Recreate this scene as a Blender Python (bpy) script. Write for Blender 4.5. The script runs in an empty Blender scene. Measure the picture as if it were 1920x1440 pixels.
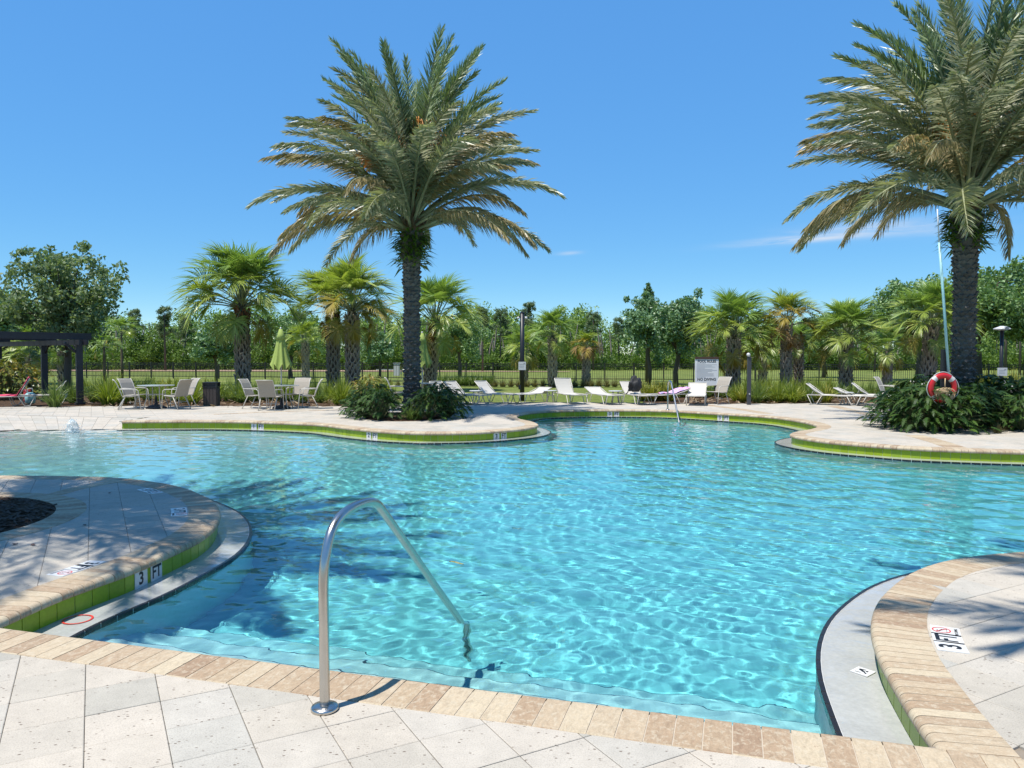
import bpy, bmesh, math, random
import numpy as np
from mathutils import Vector, Matrix
from mathutils import noise as mnoise

random.seed(7)
RNG = np.random.default_rng(7)
R = math.radians
C = bpy.context.scene.collection
scene = bpy.context.scene

# ------------------------------------------------------------------ camera
CAM_H = 1.6
FPX = 1430.0                      # focal length in pixels of the 1920 wide photograph
PITCH = math.atan(52 / FPX)       # horizon at row 668
cam_d = bpy.data.cameras.new('camera')
cam = bpy.data.objects.new('camera', cam_d)
C.objects.link(cam)
cam.location = (0, 0, CAM_H)
cam.rotation_euler = (math.pi / 2 - PITCH, 0, 0)
cam_d.sensor_width = 36
cam_d.lens = 36 * FPX / 1920
cam_d.clip_start = 0.05
cam_d.clip_end = 3000
scene.camera = cam

# ------------------------------------------------------------------ sun, sky, exposure
SUN_EL = R(70)
SUN_V = Vector((-0.79 * math.cos(SUN_EL), -0.61 * math.cos(SUN_EL), math.sin(SUN_EL))).normalized()
sun_d = bpy.data.lights.new('sun', 'SUN')
sun_d.energy = 4.2
sun_d.angle = R(0.53)
sun_d.color = (1.0, 0.955, 0.88)
sun = bpy.data.objects.new('sun', sun_d)
C.objects.link(sun)
sun.rotation_euler = (-SUN_V).to_track_quat('-Z', 'Y').to_euler()
sun.location = (-20, -15, 50)
sun_d.cycles.is_caustics_light = True

world = bpy.data.worlds.new('World')
scene.world = world
world.use_nodes = True
wn, wl = world.node_tree.nodes, world.node_tree.links
for n in list(wn):
    wn.remove(n)
w_out = wn.new('ShaderNodeOutputWorld')
w_bg = wn.new('ShaderNodeBackground')
w_sky = wn.new('ShaderNodeTexSky')
w_sky.sky_type = 'NISHITA'
w_sky.sun_disc = False
w_sky.sun_elevation = SUN_EL
w_sky.sun_rotation = math.atan2(SUN_V.x, SUN_V.y)
w_sky.altitude = 3000
w_sky.air_density = 1.0
w_sky.dust_density = 0.0
w_sky.ozone_density = 3.0
w_bg.inputs['Strength'].default_value = 0.15
# deeper, more even blue all over the sky, as the camera recorded it
w_sep = wn.new('ShaderNodeSeparateColor')
w_com = wn.new('ShaderNodeCombineColor')
wl.new(w_sky.outputs[0], w_sep.inputs[0])


def w_math(op, a, b=0.0):
    x = wn.new('ShaderNodeMath')
    x.operation = op
    for i_, v in enumerate((a, b)):
        if isinstance(v, bpy.types.NodeSocket):
            wl.new(v, x.inputs[i_])
        else:
            x.inputs[i_].default_value = v
    return x.outputs[0]


SKY_B = 3.6
w_b = w_math('MULTIPLY', w_math('POWER', w_math('MAXIMUM', w_math('DIVIDE', w_sep.outputs[2], 4.0), 0.001), 0.25), SKY_B)
w_r = w_math('MULTIPLY', w_b, w_math('POWER', w_math('DIVIDE', w_sep.outputs[0], w_sep.outputs[2]), 1.6))
w_g = w_math('MULTIPLY', w_b, w_math('POWER', w_math('DIVIDE', w_sep.outputs[1], w_sep.outputs[2]), 1.22))
wl.new(w_r, w_com.inputs[0])
wl.new(w_g, w_com.inputs[1])
wl.new(w_b, w_com.inputs[2])
# one thin cirrus streak low in the north-east and a fainter scrap beside it
w_tc = wn.new('ShaderNodeTexCoord')
w_xyz = wn.new('ShaderNodeSeparateXYZ')
wl.new(w_tc.outputs['Generated'], w_xyz.inputs[0])
w_y = w_math('MAXIMUM', w_xyz.outputs[1], 0.02)
w_u = w_math('DIVIDE', w_xyz.outputs[0], w_y)
w_v = w_math('DIVIDE', w_xyz.outputs[2], w_y)


def streak(u0, v0, su, sv, tilt, k):
    du = w_math('SUBTRACT', w_u, u0)
    dv = w_math('SUBTRACT', w_math('SUBTRACT', w_v, v0), w_math('MULTIPLY', du, tilt))
    e = w_math('ADD', w_math('POWER', w_math('ABSOLUTE', w_math('DIVIDE', du, su)), 2.0), w_math('POWER', w_math('ABSOLUTE', w_math('DIVIDE', dv, sv)), 2.0))
    return w_math('MULTIPLY', w_math('POWER', 2.718, w_math('MULTIPLY', e, -1.0)), k)


w_map = wn.new('ShaderNodeMapping')
w_map.inputs['Scale'].default_value = (9, 9, 110)
w_map.inputs['Rotation'].default_value = (0, R(-6), 0)
w_nz = wn.new('ShaderNodeTexNoise')
w_nz.inputs['Scale'].default_value = 1.0
w_nz.inputs['Detail'].default_value = 7
w_nz.inputs['Roughness'].default_value = 0.6
w_nz.inputs['Distortion'].default_value = 0.5
wl.new(w_tc.outputs['Generated'], w_map.inputs[0])
wl.new(w_map.outputs[0], w_nz.inputs['Vector'])
w_sum = w_math('ADD', w_math('ADD', streak(0.375, 0.152, 0.075, 0.0042, 0.085, 1.0), streak(0.52, 0.168, 0.10, 0.012, 0.03, 0.34)),
               w_math('ADD', streak(0.44, 0.163, 0.07, 0.007, 0.05, 0.4), streak(0.075, 0.1345, 0.014, 0.0022, 0.06, 0.45)))
w_fac = w_math('MULTIPLY', w_sum, w_math('MAXIMUM', w_math('MULTIPLY', w_math('SUBTRACT', w_nz.outputs[0], 0.27), 3.0), 0.0))
w_fac = w_math('MINIMUM', w_math('MULTIPLY', w_fac, w_math('GREATER_THAN', w_xyz.outputs[1], 0.05)), 0.85)
w_mix = wn.new('ShaderNodeMixRGB')
w_mix.inputs[2].default_value = (3.3, 3.45, 3.7, 1)
wl.new(w_fac, w_mix.inputs[0])
wl.new(w_com.outputs[0], w_mix.inputs[1])
wl.new(w_mix.outputs[0], w_bg.inputs[0])
wl.new(w_bg.outputs[0], w_out.inputs[0])

scene.view_settings.view_transform = 'Standard'
scene.view_settings.look = 'None'
scene.view_settings.exposure = 0.68
scene.view_settings.gamma = 1.0
scene.view_settings.use_curve_mapping = False
scene.render.engine = 'CYCLES'
cy = scene.cycles
cy.use_denoising = True
try:
    cy.denoiser = 'OPENIMAGEDENOISE'
    cy.denoising_input_passes = 'RGB_ALBEDO_NORMAL'
    cy.denoising_prefilter = 'ACCURATE'
except Exception:
    pass
cy.max_bounces = 12
cy.diffuse_bounces = 5
cy.glossy_bounces = 4
cy.transmission_bounces = 8
cy.transparent_max_bounces = 12
cy.sample_clamp_indirect = 6
cy.caustics_reflective = False
cy.caustics_refractive = True
cy.use_adaptive_sampling = False

# ------------------------------------------------------------------ pixel of the photograph -> point of the place
_F = Vector((0, math.cos(PITCH), -math.sin(PITCH)))
_U = Vector((0, math.sin(PITCH), math.cos(PITCH)))


def ray(px, py):
    return _F + Vector(((px - 960) / FPX, 0, 0)) + _U * ((720 - py) / FPX)


def G(px, py, z=0.0):
    d = ray(px, py)
    t = (z - CAM_H) / d.z
    return Vector((d.x * t, d.y * t, z))


def AT(px, py, Y):
    d = ray(px, py)
    t = Y / d.y
    return Vector((d.x * t, Y, CAM_H + d.z * t))


def XatY(px, Y):
    return (px - 960) / FPX * Y


def Zat(py, Y):
    return AT(960, py, Y).z


# ------------------------------------------------------------------ objects
def tag(o, label=None, cat=None, group=None, kind=None):
    if label:
        o['label'] = label
    if cat:
        o['category'] = cat
    if group:
        o['group'] = group
    if kind:
        o['kind'] = kind
    return o


def link(name, data, parent=None, loc=None, rot=None, scale=None):
    o = bpy.data.objects.new(name, data)
    C.objects.link(o)
    if parent is not None:
        o.parent = parent
    if loc is not None:
        o.location = loc
    if rot is not None:
        o.rotation_euler = rot
    if scale is not None:
        o.scale = scale if hasattr(scale, '__len__') else (scale,) * 3
    return o


def thing(name, label, cat, loc=(0, 0, 0), rz=0.0, group=None, scale=None):
    o = link(name, None, None, loc, (0, 0, rz), scale)
    o.empty_display_size = 0.2
    return tag(o, label, cat, group)


def kids(o):
    return [c for c in KIDS.get(o.name, [])]


KIDS = {}


def copy_thing(root, loc, rz=0.0, scale=None):
    """a thing, its parts and their sub-parts; mesh data shared"""
    def cp(o, parent):
        c = o.copy()
        C.objects.link(c)
        if parent is not None:
            c.parent = parent
        for ch in o.children:
            cp(ch, c)
        return c
    r = cp(root, None)
    r.location = loc
    r.rotation_euler = (0, 0, rz)
    if scale is not None:
        r.scale = (scale,) * 3 if not hasattr(scale, '__len__') else scale
    return r


class MB:
    """collects faces; build() links them as one mesh object"""

    def __init__(self):
        self.v, self.f, self.m, self.uv = [], [], [], []

    def quad(self, a, b, c, d, mi=0):
        n = len(self.v)
        self.v += [tuple(a), tuple(b), tuple(c), tuple(d)]
        self.f.append((n, n + 1, n + 2, n + 3))
        self.m.append(mi)

    def poly(self, pts, mi=0):
        n = len(self.v)
        self.v += [tuple(p) for p in pts]
        self.f.append(tuple(range(n, n + len(pts))))
        self.m.append(mi)

    def box(self, c, s, rz=0.0, mi=0, M=None):
        cx, cy_, cz = c
        sx, sy, sz = s[0] / 2, s[1] / 2, s[2] / 2
        ca, sa = math.cos(rz), math.sin(rz)
        n = len(self.v)
        for dz in (-sz, sz):
            for dx, dy in ((-sx, -sy), (sx, -sy), (sx, sy), (-sx, sy)):
                p = Vector((cx + dx * ca - dy * sa, cy_ + dx * sa + dy * ca, cz + dz))
                if M:
                    p = M @ p
                self.v.append(tuple(p))
        for q in ((0, 3, 2, 1), (4, 5, 6, 7), (0, 1, 5, 4), (1, 2, 6, 5), (2, 3, 7, 6), (3, 0, 4, 7)):
            self.f.append(tuple(n + k for k in q))
            self.m.append(mi)

    def bar(self, a, b, w, h=None, mi=0):
        """square bar from a to b"""
        a, b = Vector(a), Vector(b)
        h = h or w
        d = (b - a).normalized()
        up = Vector((0, 0, 1)) if abs(d.z) < 0.95 else Vector((0, 1, 0))
        x = d.cross(up).normalized()
        y = x.cross(d).normalized()
        n = len(self.v)
        for p in (a, b):
            for sx, sy in ((-1, -1), (1, -1), (1, 1), (-1, 1)):
                self.v.append(tuple(p + x * (sx * w / 2) + y * (sy * h / 2)))
        for q in ((0, 3, 2, 1), (4, 5, 6, 7), (0, 1, 5, 4), (1, 2, 6, 5), (2, 3, 7, 6), (3, 0, 4, 7)):
            self.f.append(tuple(n + k for k in q))
            self.m.append(mi)

    def tube(self, pts, r, sides=6, mi=0, cap=True):
        pts = [Vector(p) for p in pts]
        rs = r if hasattr(r, '__len__') else [r] * len(pts)
        n0 = len(self.v)
        prev = None
        for i, p in enumerate(pts):
            if i == 0:
                d = pts[1] - pts[0]
            elif i == len(pts) - 1:
                d = pts[-1] - pts[-2]
            else:
                d = (pts[i + 1] - p).normalized() + (p - pts[i - 1]).normalized()
            d = d.normalized() if d.length > 1e-9 else Vector((0, 0, 1))
            if prev is None:
                ref = Vector((0, 0, 1)) if abs(d.z) < 0.9 else Vector((1, 0, 0))
                x = d.cross(ref).normalized()
            else:
                x = prev - d * prev.dot(d)
                x = x.normalized() if x.length > 1e-6 else d.orthogonal().normalized()
            prev = x
            y = d.cross(x)
            for k in range(sides):
                a = 2 * math.pi * k / sides
                self.v.append(tuple(p + (x * math.cos(a) + y * math.sin(a)) * rs[i]))
        for i in range(len(pts) - 1):
            for k in range(sides):
                k2 = (k + 1) % sides
                self.f.append((n0 + i * sides + k, n0 + i * sides + k2, n0 + (i + 1) * sides + k2, n0 + (i + 1) * sides + k))
                self.m.append(mi)
        if cap:
            self.f.append(tuple(n0 + k for k in reversed(range(sides))))
            self.m.append(mi)
            e = n0 + (len(pts) - 1) * sides
            self.f.append(tuple(e + k for k in range(sides)))
            self.m.append(mi)

    def lathe(self, prof, sides=16, c=(0, 0, 0), mi=0):
        n0 = len(self.v)
        for (r, z) in prof:
            for k in range(sides):
                a = 2 * math.pi * k / sides
                self.v.append((c[0] + r * math.cos(a), c[1] + r * math.sin(a), c[2] + z))
        for i in range(len(prof) - 1):
            for k in range(sides):
                k2 = (k + 1) % sides
                self.f.append((n0 + i * sides + k, n0 + i * sides + k2, n0 + (i + 1) * sides + k2, n0 + (i + 1) * sides + k))
                self.m.append(mi)
        self.f.append(tuple(n0 + k for k in reversed(range(sides))))
        self.m.append(mi)
        e = n0 + (len(prof) - 1) * sides
        self.f.append(tuple(e + k for k in range(sides)))
        self.m.append(mi)

    def mesh(self, name, mats, smooth=False):
        me = bpy.data.meshes.new(name)
        me.from_pydata(self.v, [], self.f)
        for m in (mats if isinstance(mats, (list, tuple)) else [mats]):
            me.materials.append(m)
        if any(self.m):
            me.polygons.foreach_set('material_index', self.m)
        if smooth:
            me.polygons.foreach_set('use_smooth', [True] * len(self.f))
        me.update()
        return me

    def build(self, name, mats, parent=None, smooth=False, kind=None, loc=None):
        o = link(name, self.mesh(name, mats, smooth), parent, loc)
        if kind:
            o['kind'] = kind
        return o


def np_mesh(name, V, F, mats, smooth=False, mi=None):
    """V (n,3), F (m,k): all faces of one size"""
    V = np.asarray(V, dtype=np.float32)
    F = np.asarray(F, dtype=np.int32)
    me = bpy.data.meshes.new(name)
    me.vertices.add(len(V))
    me.vertices.foreach_set('co', V.ravel())
    m, k = F.shape
    me.loops.add(m * k)
    me.loops.foreach_set('vertex_index', F.ravel())
    me.polygons.add(m)
    me.polygons.foreach_set('loop_start', np.arange(0, m * k, k, dtype=np.int32))
    for x in (mats if isinstance(mats, (list, tuple)) else [mats]):
        me.materials.append(x)
    if mi is not None:
        me.polygons.foreach_set('material_index', np.asarray(mi, dtype=np.int32))
    if smooth:
        me.polygons.foreach_set('use_smooth', np.ones(m, dtype=bool))
    me.update(calc_edges=True)
    me.validate()
    return me


# ------------------------------------------------------------------ materials
class NT:
    """small helper round a node tree"""

    def __init__(self, name):
        self.mat = bpy.data.materials.new(name)
        self.mat.use_nodes = True
        self.n = self.mat.node_tree.nodes
        self.l = self.mat.node_tree.links
        for x in list(self.n):
            self.n.remove(x)
        self.out = self.n.new('ShaderNodeOutputMaterial')

    def node(self, t, **kw):
        x = self.n.new('ShaderNode' + t)
        for k, v in kw.items():
            setattr(x, k, v)
        return x

    def set(self, node, inp, val):
        s = node.inputs[inp]
        if isinstance(val, bpy.types.NodeSocket):
            self.l.new(val, s)
        else:
            if hasattr(val, '__len__') and len(val) == 3 and s.type == 'RGBA':
                val = (*val, 1)
            s.default_value = val

    def pos(self):
        return self.node('NewGeometry').outputs['Position']

    def noise(self, vec, scale, detail=3, rough=0.5, dist=0.0):
        x = self.node('TexNoise')
        if vec is not None:
            self.set(x, 'Vector', vec)
        self.set(x, 'Scale', scale)
        self.set(x, 'Detail', detail)
        self.set(x, 'Roughness', rough)
        self.set(x, 'Distortion', dist)
        return x.outputs[0]

    def voro(self, vec, scale, feature='F1', out='Distance'):
        x = self.node('TexVoronoi', feature=feature)
        if vec is not None:
            self.set(x, 'Vector', vec)
        self.set(x, 'Scale', scale)
        return x.outputs[out]

    def mapping(self, vec, scale=(1, 1, 1), rot=(0, 0, 0), loc=(0, 0, 0)):
        x = self.node('Mapping')
        self.set(x, 'Vector', vec)
        x.inputs['Scale'].default_value = scale
        x.inputs['Rotation'].default_value = rot
        x.inputs['Location'].default_value = loc
        return x.outputs[0]

    def ramp(self, fac, stops):
        x = self.node('ValToRGB')
        e = x.color_ramp.elements
        while len(e) < len(stops):
            e.new(0.5)
        for k, (p, c) in enumerate(stops):
            e[k].position = p
            if not hasattr(c, '__len__'):
                c = (c, c, c)
            e[k].color = (*c, 1)
        self.set(x, 'Fac', fac)
        return x.outputs[0]

    def mix(self, fac, a, b, mode='MIX'):
        x = self.node('MixRGB', blend_type=mode)
        self.set(x, 0, fac)
        self.set(x, 1, a)
        self.set(x, 2, b)
        return x.outputs[0]

    def math(self, op, a, b=0.0, clamp=False):
        x = self.node('Math', operation=op)
        x.use_clamp = clamp
        self.set(x, 0, a)
        self.set(x, 1, b)
        return x.outputs[0]

    def rnd(self):
        """one random number for each object and each loose piece of it"""
        a = self.node('ObjectInfo').outputs['Random']
        b = self.node('NewGeometry').outputs['Random Per Island']
        return self.math('FRACT', self.math('ADD', a, b))

    def bump(self, h, strength=0.3, dist=0.01):
        x = self.node('Bump')
        self.set(x, 'Height', h)
        x.inputs['Strength'].default_value = strength
        x.inputs['Distance'].default_value = dist
        return x.outputs[0]

    def bsdf(self, base, rough=0.6, normal=None, metallic=0.0, spec=0.5, coat=0.0):
        x = self.node('BsdfPrincipled')
        self.set(x, 'Base Color', base)
        self.set(x, 'Roughness', rough)
        self.set(x, 'Metallic', metallic)
        self.set(x, 'Specular IOR Level', spec)
        if coat:
            self.set(x, 'Coat Weight', coat)
        if normal is not None:
            self.set(x, 'Normal', normal)
        return x.outputs[0]

    def done(self, sh):
        self.l.new(sh, self.out.inputs['Surface'])
        return self.mat


def simple(name, col, rough=0.5, metallic=0.0, var=0.12, scale=8.0, spec=0.5, bump=0.0):
    t = NT(name)
    nz = t.noise(t.pos(), scale, 4, 0.6)
    k = t.ramp(nz, [(0.25, 1 - var), (0.75, 1 + var * 0.6)])
    c = t.mix(1.0, col, k, 'MULTIPLY')
    nm = t.bump(t.noise(t.pos(), scale * 6, 3), bump, 0.004) if bump else None
    return t.done(t.bsdf(c, rough, nm, metallic, spec))


def leaf_mat(name, cols, trans=0.35, rough=0.45, noise_scale=0.6, spec=0.4, obj_var=True):
    """cols: colours picked for each leaf; noise makes larger light and dark clumps of growth"""
    t = NT(name)
    r = t.rnd() if obj_var else t.node('NewGeometry').outputs['Random Per Island']
    n = t.noise(t.pos(), noise_scale, 2, 0.5)
    f = t.math('ADD', t.math('MULTIPLY', r, 0.65), t.math('MULTIPLY', n, 0.45))
    c = t.ramp(f, [(0.1 + 0.85 * k / max(1, len(cols) - 1), col) for k, col in enumerate(cols)])
    p = t.bsdf(c, rough, None, 0, spec)
    tr = t.node('BsdfTranslucent')
    t.set(tr, 'Color', t.mix(1.0, c, (1.15, 1.25, 0.55), 'MULTIPLY'))
    mx = t.node('MixShader')
    t.set(mx, 0, trans)
    t.l.new(p, mx.inputs[1])
    t.l.new(tr.outputs[0], mx.inputs[2])
    return t.done(mx.outputs[0])


def catmull(pts, step=0.08):
    """smooth evenly spaced polyline through 2-D points"""
    P = [Vector((p[0], p[1])) for p in pts]
    P = [P[0] * 2 - P[1]] + P + [P[-1] * 2 - P[-2]]
    raw = []
    for i in range(1, len(P) - 2):
        p0, p1, p2, p3 = P[i - 1:i + 3]
        t0 = 0.0
        t1 = t0 + math.sqrt((p1 - p0).length) + 1e-6
        t2 = t1 + math.sqrt((p2 - p1).length) + 1e-6
        t3 = t2 + math.sqrt((p3 - p2).length) + 1e-6
        n = max(2, int((p2 - p1).length / (step * 0.25)))
        for k in range(n):
            t = t1 + (t2 - t1) * k / n
            a1 = p0 * ((t1 - t) / (t1 - t0)) + p1 * ((t - t0) / (t1 - t0))
            a2 = p1 * ((t2 - t) / (t2 - t1)) + p2 * ((t - t1) / (t2 - t1))
            a3 = p2 * ((t3 - t) / (t3 - t2)) + p3 * ((t - t2) / (t3 - t2))
            b1 = a1 * ((t2 - t) / (t2 - t0)) + a2 * ((t - t0) / (t2 - t0))
            b2 = a2 * ((t3 - t) / (t3 - t1)) + a3 * ((t - t1) / (t3 - t1))
            raw.append(b1 * ((t2 - t) / (t2 - t1)) + b2 * ((t - t1) / (t2 - t1)))
    raw.append(P[-2])
    return resample(raw, step)


def resample(raw, step):
    d = [0.0]
    for a, b in zip(raw, raw[1:]):
        d.append(d[-1] + (b - a).length)
    n = max(1, round(d[-1] / step))
    out, j = [], 0
    for k in range(n + 1):
        s = d[-1] * k / n
        while j < len(raw) - 2 and d[j + 1] < s:
            j += 1
        w = (s - d[j]) / max(1e-9, d[j + 1] - d[j])
        out.append(raw[j].lerp(raw[j + 1], min(1, max(0, w))))
    return out


def normals2(pl):
    """unit normals to the LEFT of the walking direction"""
    out = []
    for i in range(len(pl)):
        a, b = pl[max(0, i - 1)], pl[min(len(pl) - 1, i + 1)]
        d = (b - a).normalized()
        out.append(Vector((-d.y, d.x)))
    return out


def offset(pl, dist):
    return [p + n * dist for p, n in zip(pl, normals2(pl))]


def inside(poly, x, y):
    """points (arrays) inside polygon (k,2)"""
    c = np.zeros(np.shape(x), dtype=bool)
    n = len(poly)
    j = n - 1
    for i in range(n):
        xi, yi = poly[i]
        xj, yj = poly[j]
        k = ((yi > y) != (yj > y)) & (x < (xj - xi) * (y - yi) / (yj - yi + 1e-12) + xi)
        c ^= k
        j = i
    return c


def clip_half(poly, q, n):
    """part of the convex polygon with (p-q).n >= 0"""
    out = []
    for i in range(len(poly)):
        a, b = poly[i], poly[(i + 1) % len(poly)]
        da, db = (a - q).dot(n), (b - q).dot(n)
        if da >= 0:
            out.append(a)
        if (da >= 0) != (db >= 0):
            out.append(a.lerp(b, da / (da - db)))
    return out


# ------------------------------------------------------------------ lettering, made into meshes while the scene is still empty
LETTERS = {}
for _txt, _size, _bold in (('3', .135, .0035), ('FT', .135, .0035), ('1', .135, .0035), ('2', .135, .0035), ('3', .15, .004), ('FT', .15, .004), ('NO DIVING', .026, 0.0),
                           ('POOL RULES', .135, .004), ('NO DIVING', .145, .004)):
    _cu = bpy.data.curves.new('lettering', 'FONT')
    _cu.body, _cu.size, _cu.align_x, _cu.align_y, _cu.offset, _cu.extrude, _cu.resolution_u = _txt, _size, 'CENTER', 'CENTER', _bold, 0.0004, 3
    _o = bpy.data.objects.new('lettering', _cu)
    C.objects.link(_o)
    _dg = bpy.context.evaluated_depsgraph_get()
    LETTERS[(_txt, _size)] = bpy.data.meshes.new_from_object(_o.evaluated_get(_dg))
    bpy.data.objects.remove(_o)
    bpy.data.curves.remove(_cu)
# ================================================================== THE POOL AND ITS DECK
WZ = -0.203          # water level
GZ = -0.183          # gutter ledge
COP = 0.30           # width of the coping
BR = 0.105           # one coping brick along the edge

# ---- materials of the setting
def m_paver():
    t = NT('shell_stone_paver')
    p = t.pos()
    r = t.rnd()
    tone = t.ramp(r, [(0.0, (0.365, 0.346, 0.300)), (0.2, (0.43, 0.392, 0.333)), (0.65, (0.462, 0.415, 0.35)), (0.85, (0.432, 0.402, 0.352)), (1.0, (0.395, 0.378, 0.335))])
    n1 = t.noise(p, 9, 5, 0.65)
    c = t.mix(1.0, tone, t.ramp(n1, [(0.3, 0.90), (0.7, 1.05)]), 'MULTIPLY')
    # fine grains and pits of the shell stone
    n2 = t.noise(p, 160, 3, 0.6)
    c = t.mix(1.0, c, t.ramp(n2, [(0.32, 0.78), (0.48, 1.0), (0.72, 1.10)]), 'MULTIPLY')
    st = t.noise(p, 1.1, 4, 0.6)
    c = t.mix(1.0, c, t.ramp(st, [(0.3, (0.90, 0.895, 0.88)), (0.65, (1.03, 1.02, 1.0))]), 'MULTIPLY')
    pit = t.voro(t.mapping(p, (1, 1.7, 1), (0, 0, 0.5)), 26)
    gate = t.noise(p, 14, 3, 0.7)
    pm = t.math('MULTIPLY', t.ramp(pit, [(0.13, 1.0), (0.21, 0.0)]), t.ramp(gate, [(0.47, 0.0), (0.56, 1.0)]))
    c = t.mix(pm, c, (0.15, 0.115, 0.09))
    h = t.math('SUBTRACT', t.math('MULTIPLY', n2, 0.35), pm)
    return t.done(t.bsdf(c, 0.82, t.bump(h, 0.45, 0.003), 0, 0.25))


def m_brick():
    t = NT('travertine_coping')
    uv = t.node('TexCoord').outputs['UV']
    r = t.rnd()
    off = t.node('CombineXYZ')
    t.set(off, 0, t.math('MULTIPLY', r, 37.0))
    t.set(off, 1, t.math('MULTIPLY', r, 19.0))
    add = t.node('VectorMath', operation='ADD')
    t.set(add, 0, uv)
    t.set(add, 1, off.outputs[0])
    v = add.outputs[0]
    base = t.ramp(r, [(0.0, (0.385, 0.292, 0.19)), (0.25, (0.33, 0.232, 0.148)), (0.5, (0.43, 0.34, 0.23)),
                      (0.8, (0.47, 0.39, 0.27)), (1.0, (0.275, 0.18, 0.112))])
    vein = t.noise(t.mapping(v, (46, 15, 1)), 1.0, 6, 0.72, 0.9)
    c = t.mix(1.0, base, t.ramp(vein, [(0.30, 0.78), (0.50, 1.0), (0.68, 1.13)]), 'MULTIPLY')
    bl = t.noise(t.mapping(v, (30, 22, 1)), 1.0, 6, 0.75, 0.5)
    c = t.mix(t.ramp(bl, [(0.50, 0.0), (0.62, 0.7)]), c, (0.48, 0.41, 0.30))
    c = t.mix(t.ramp(bl, [(0.30, 0.65), (0.40, 0.0)]), c, (0.24, 0.15, 0.10))
    fine = t.noise(t.pos(), 130, 3, 0.6)
    c = t.mix(1.0, c, t.ramp(fine, [(0.3, 0.88), (0.7, 1.07)]), 'MULTIPLY')
    h = t.math('ADD', vein, t.math('MULTIPLY', bl, 0.8))
    return t.done(t.bsdf(c, 0.74, t.bump(h, 0.5, 0.004), 0, 0.3))


def m_tile():
    t = NT('lime_glazed_tile')
    r = t.rnd()
    c = t.ramp(r, [(0, (0.215, 0.305, 0.012)), (0.5, (0.29, 0.395, 0.018)), (1, (0.25, 0.36, 0.03))])
    n = t.noise(t.pos(), 40, 3)
    c = t.mix(1.0, c, t.ramp(n, [(0.3, 0.9), (0.7, 1.05)]), 'MULTIPLY')
    return t.done(t.bsdf(c, 0.34, t.bump(t.noise(t.pos(), 12, 2), 0.08, 0.01), 0, 0.3))


def m_plaster():
    t = NT('pale_aqua_pool_plaster')
    p = t.pos()
    n = t.noise(p, 1.3, 5, 0.6)
    c = t.ramp(n, [(0.3, (0.49, 0.615, 0.61)), (0.7, (0.545, 0.67, 0.66))])
    c = t.mix(1.0, c, t.ramp(t.noise(p, 30, 3), [(0.3, 0.95), (0.7, 1.03)]), 'MULTIPLY')
    return t.done(t.bsdf(c, 0.8, None, 0, 0.2))


def m_gutter():
    t = NT('wet_grey_plaster')
    p = t.pos()
    n = t.noise(p, 3.2, 6, 0.65)
    c = t.ramp(n, [(0.3, (0.33, 0.335, 0.32)), (0.7, (0.42, 0.425, 0.405))])
    c = t.mix(1.0, c, t.ramp(t.noise(p, 45, 3, 0.6), [(0.3, 0.92), (0.7, 1.05)]), 'MULTIPLY')
    w = t.math('ADD', t.noise(p, 7, 3, 0.5, 0.6), t.math('MULTIPLY', t.noise(p, 26, 2), 0.25))
    return t.done(t.bsdf(c, 0.09, t.bump(w, 0.25, 0.02), 0, 0.5))


M = {}
M['paver'] = m_paver()
M['brick'] = m_brick()
M['tile'] = m_tile()
M['plaster'] = m_plaster()
M['gutter'] = m_gutter()
M['joint'] = simple('paving_sand', (0.24, 0.20, 0.155), 0.95, var=0.2, scale=20)
M['mortar'] = simple('pale_mortar', (0.45, 0.39, 0.31), 0.95, var=0.15, scale=30)
M['grout'] = simple('pale_grout', (0.50, 0.54, 0.34), 0.9, var=0.1, scale=20)
M['lip'] = simple('dark_lip_tile', (0.016, 0.013, 0.013), 0.25, var=0.3, scale=12)
M['navy'] = simple('navy_step_tile', (0.035, 0.06, 0.10), 0.4, var=0.2)
M['white_tile'] = simple('white_marker_tile', (0.60, 0.60, 0.585), 0.3, var=0.05)
M['ink'] = simple('black_print', (0.012, 0.012, 0.014), 0.45, var=0.1)
M['red_print'] = simple('red_print', (0.55, 0.04, 0.03), 0.45, var=0.1)


def m_water():
    t = NT('pool_water')
    g = t.node('BsdfRefraction')
    gl = t.node('BsdfGlass')
    gl.inputs['IOR'].default_value = 1.333
    gl.inputs['Roughness'].default_value = 0.0
    gl.inputs['Color'].default_value = (1, 1, 1, 1)
    t.n.remove(g)
    t.l.new(gl.outputs[0], t.out.inputs['Surface'])
    va = t.node('VolumeAbsorption')
    va.inputs['Color'].default_value = (0.13, 0.872, 0.918, 1)
    # the body of water absorbs light; above the surface there is none of it
    sx = t.node('SeparateXYZ')
    t.l.new(t.pos(), sx.inputs[0])
    below = t.math('LESS_THAN', sx.outputs[2], WZ + 0.03)
    t.set(va, 'Density', t.math('MULTIPLY', below, 1.15))
    t.l.new(va.outputs[0], t.out.inputs['Volume'])
    return t.mat


M['water'] = m_water()

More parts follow.
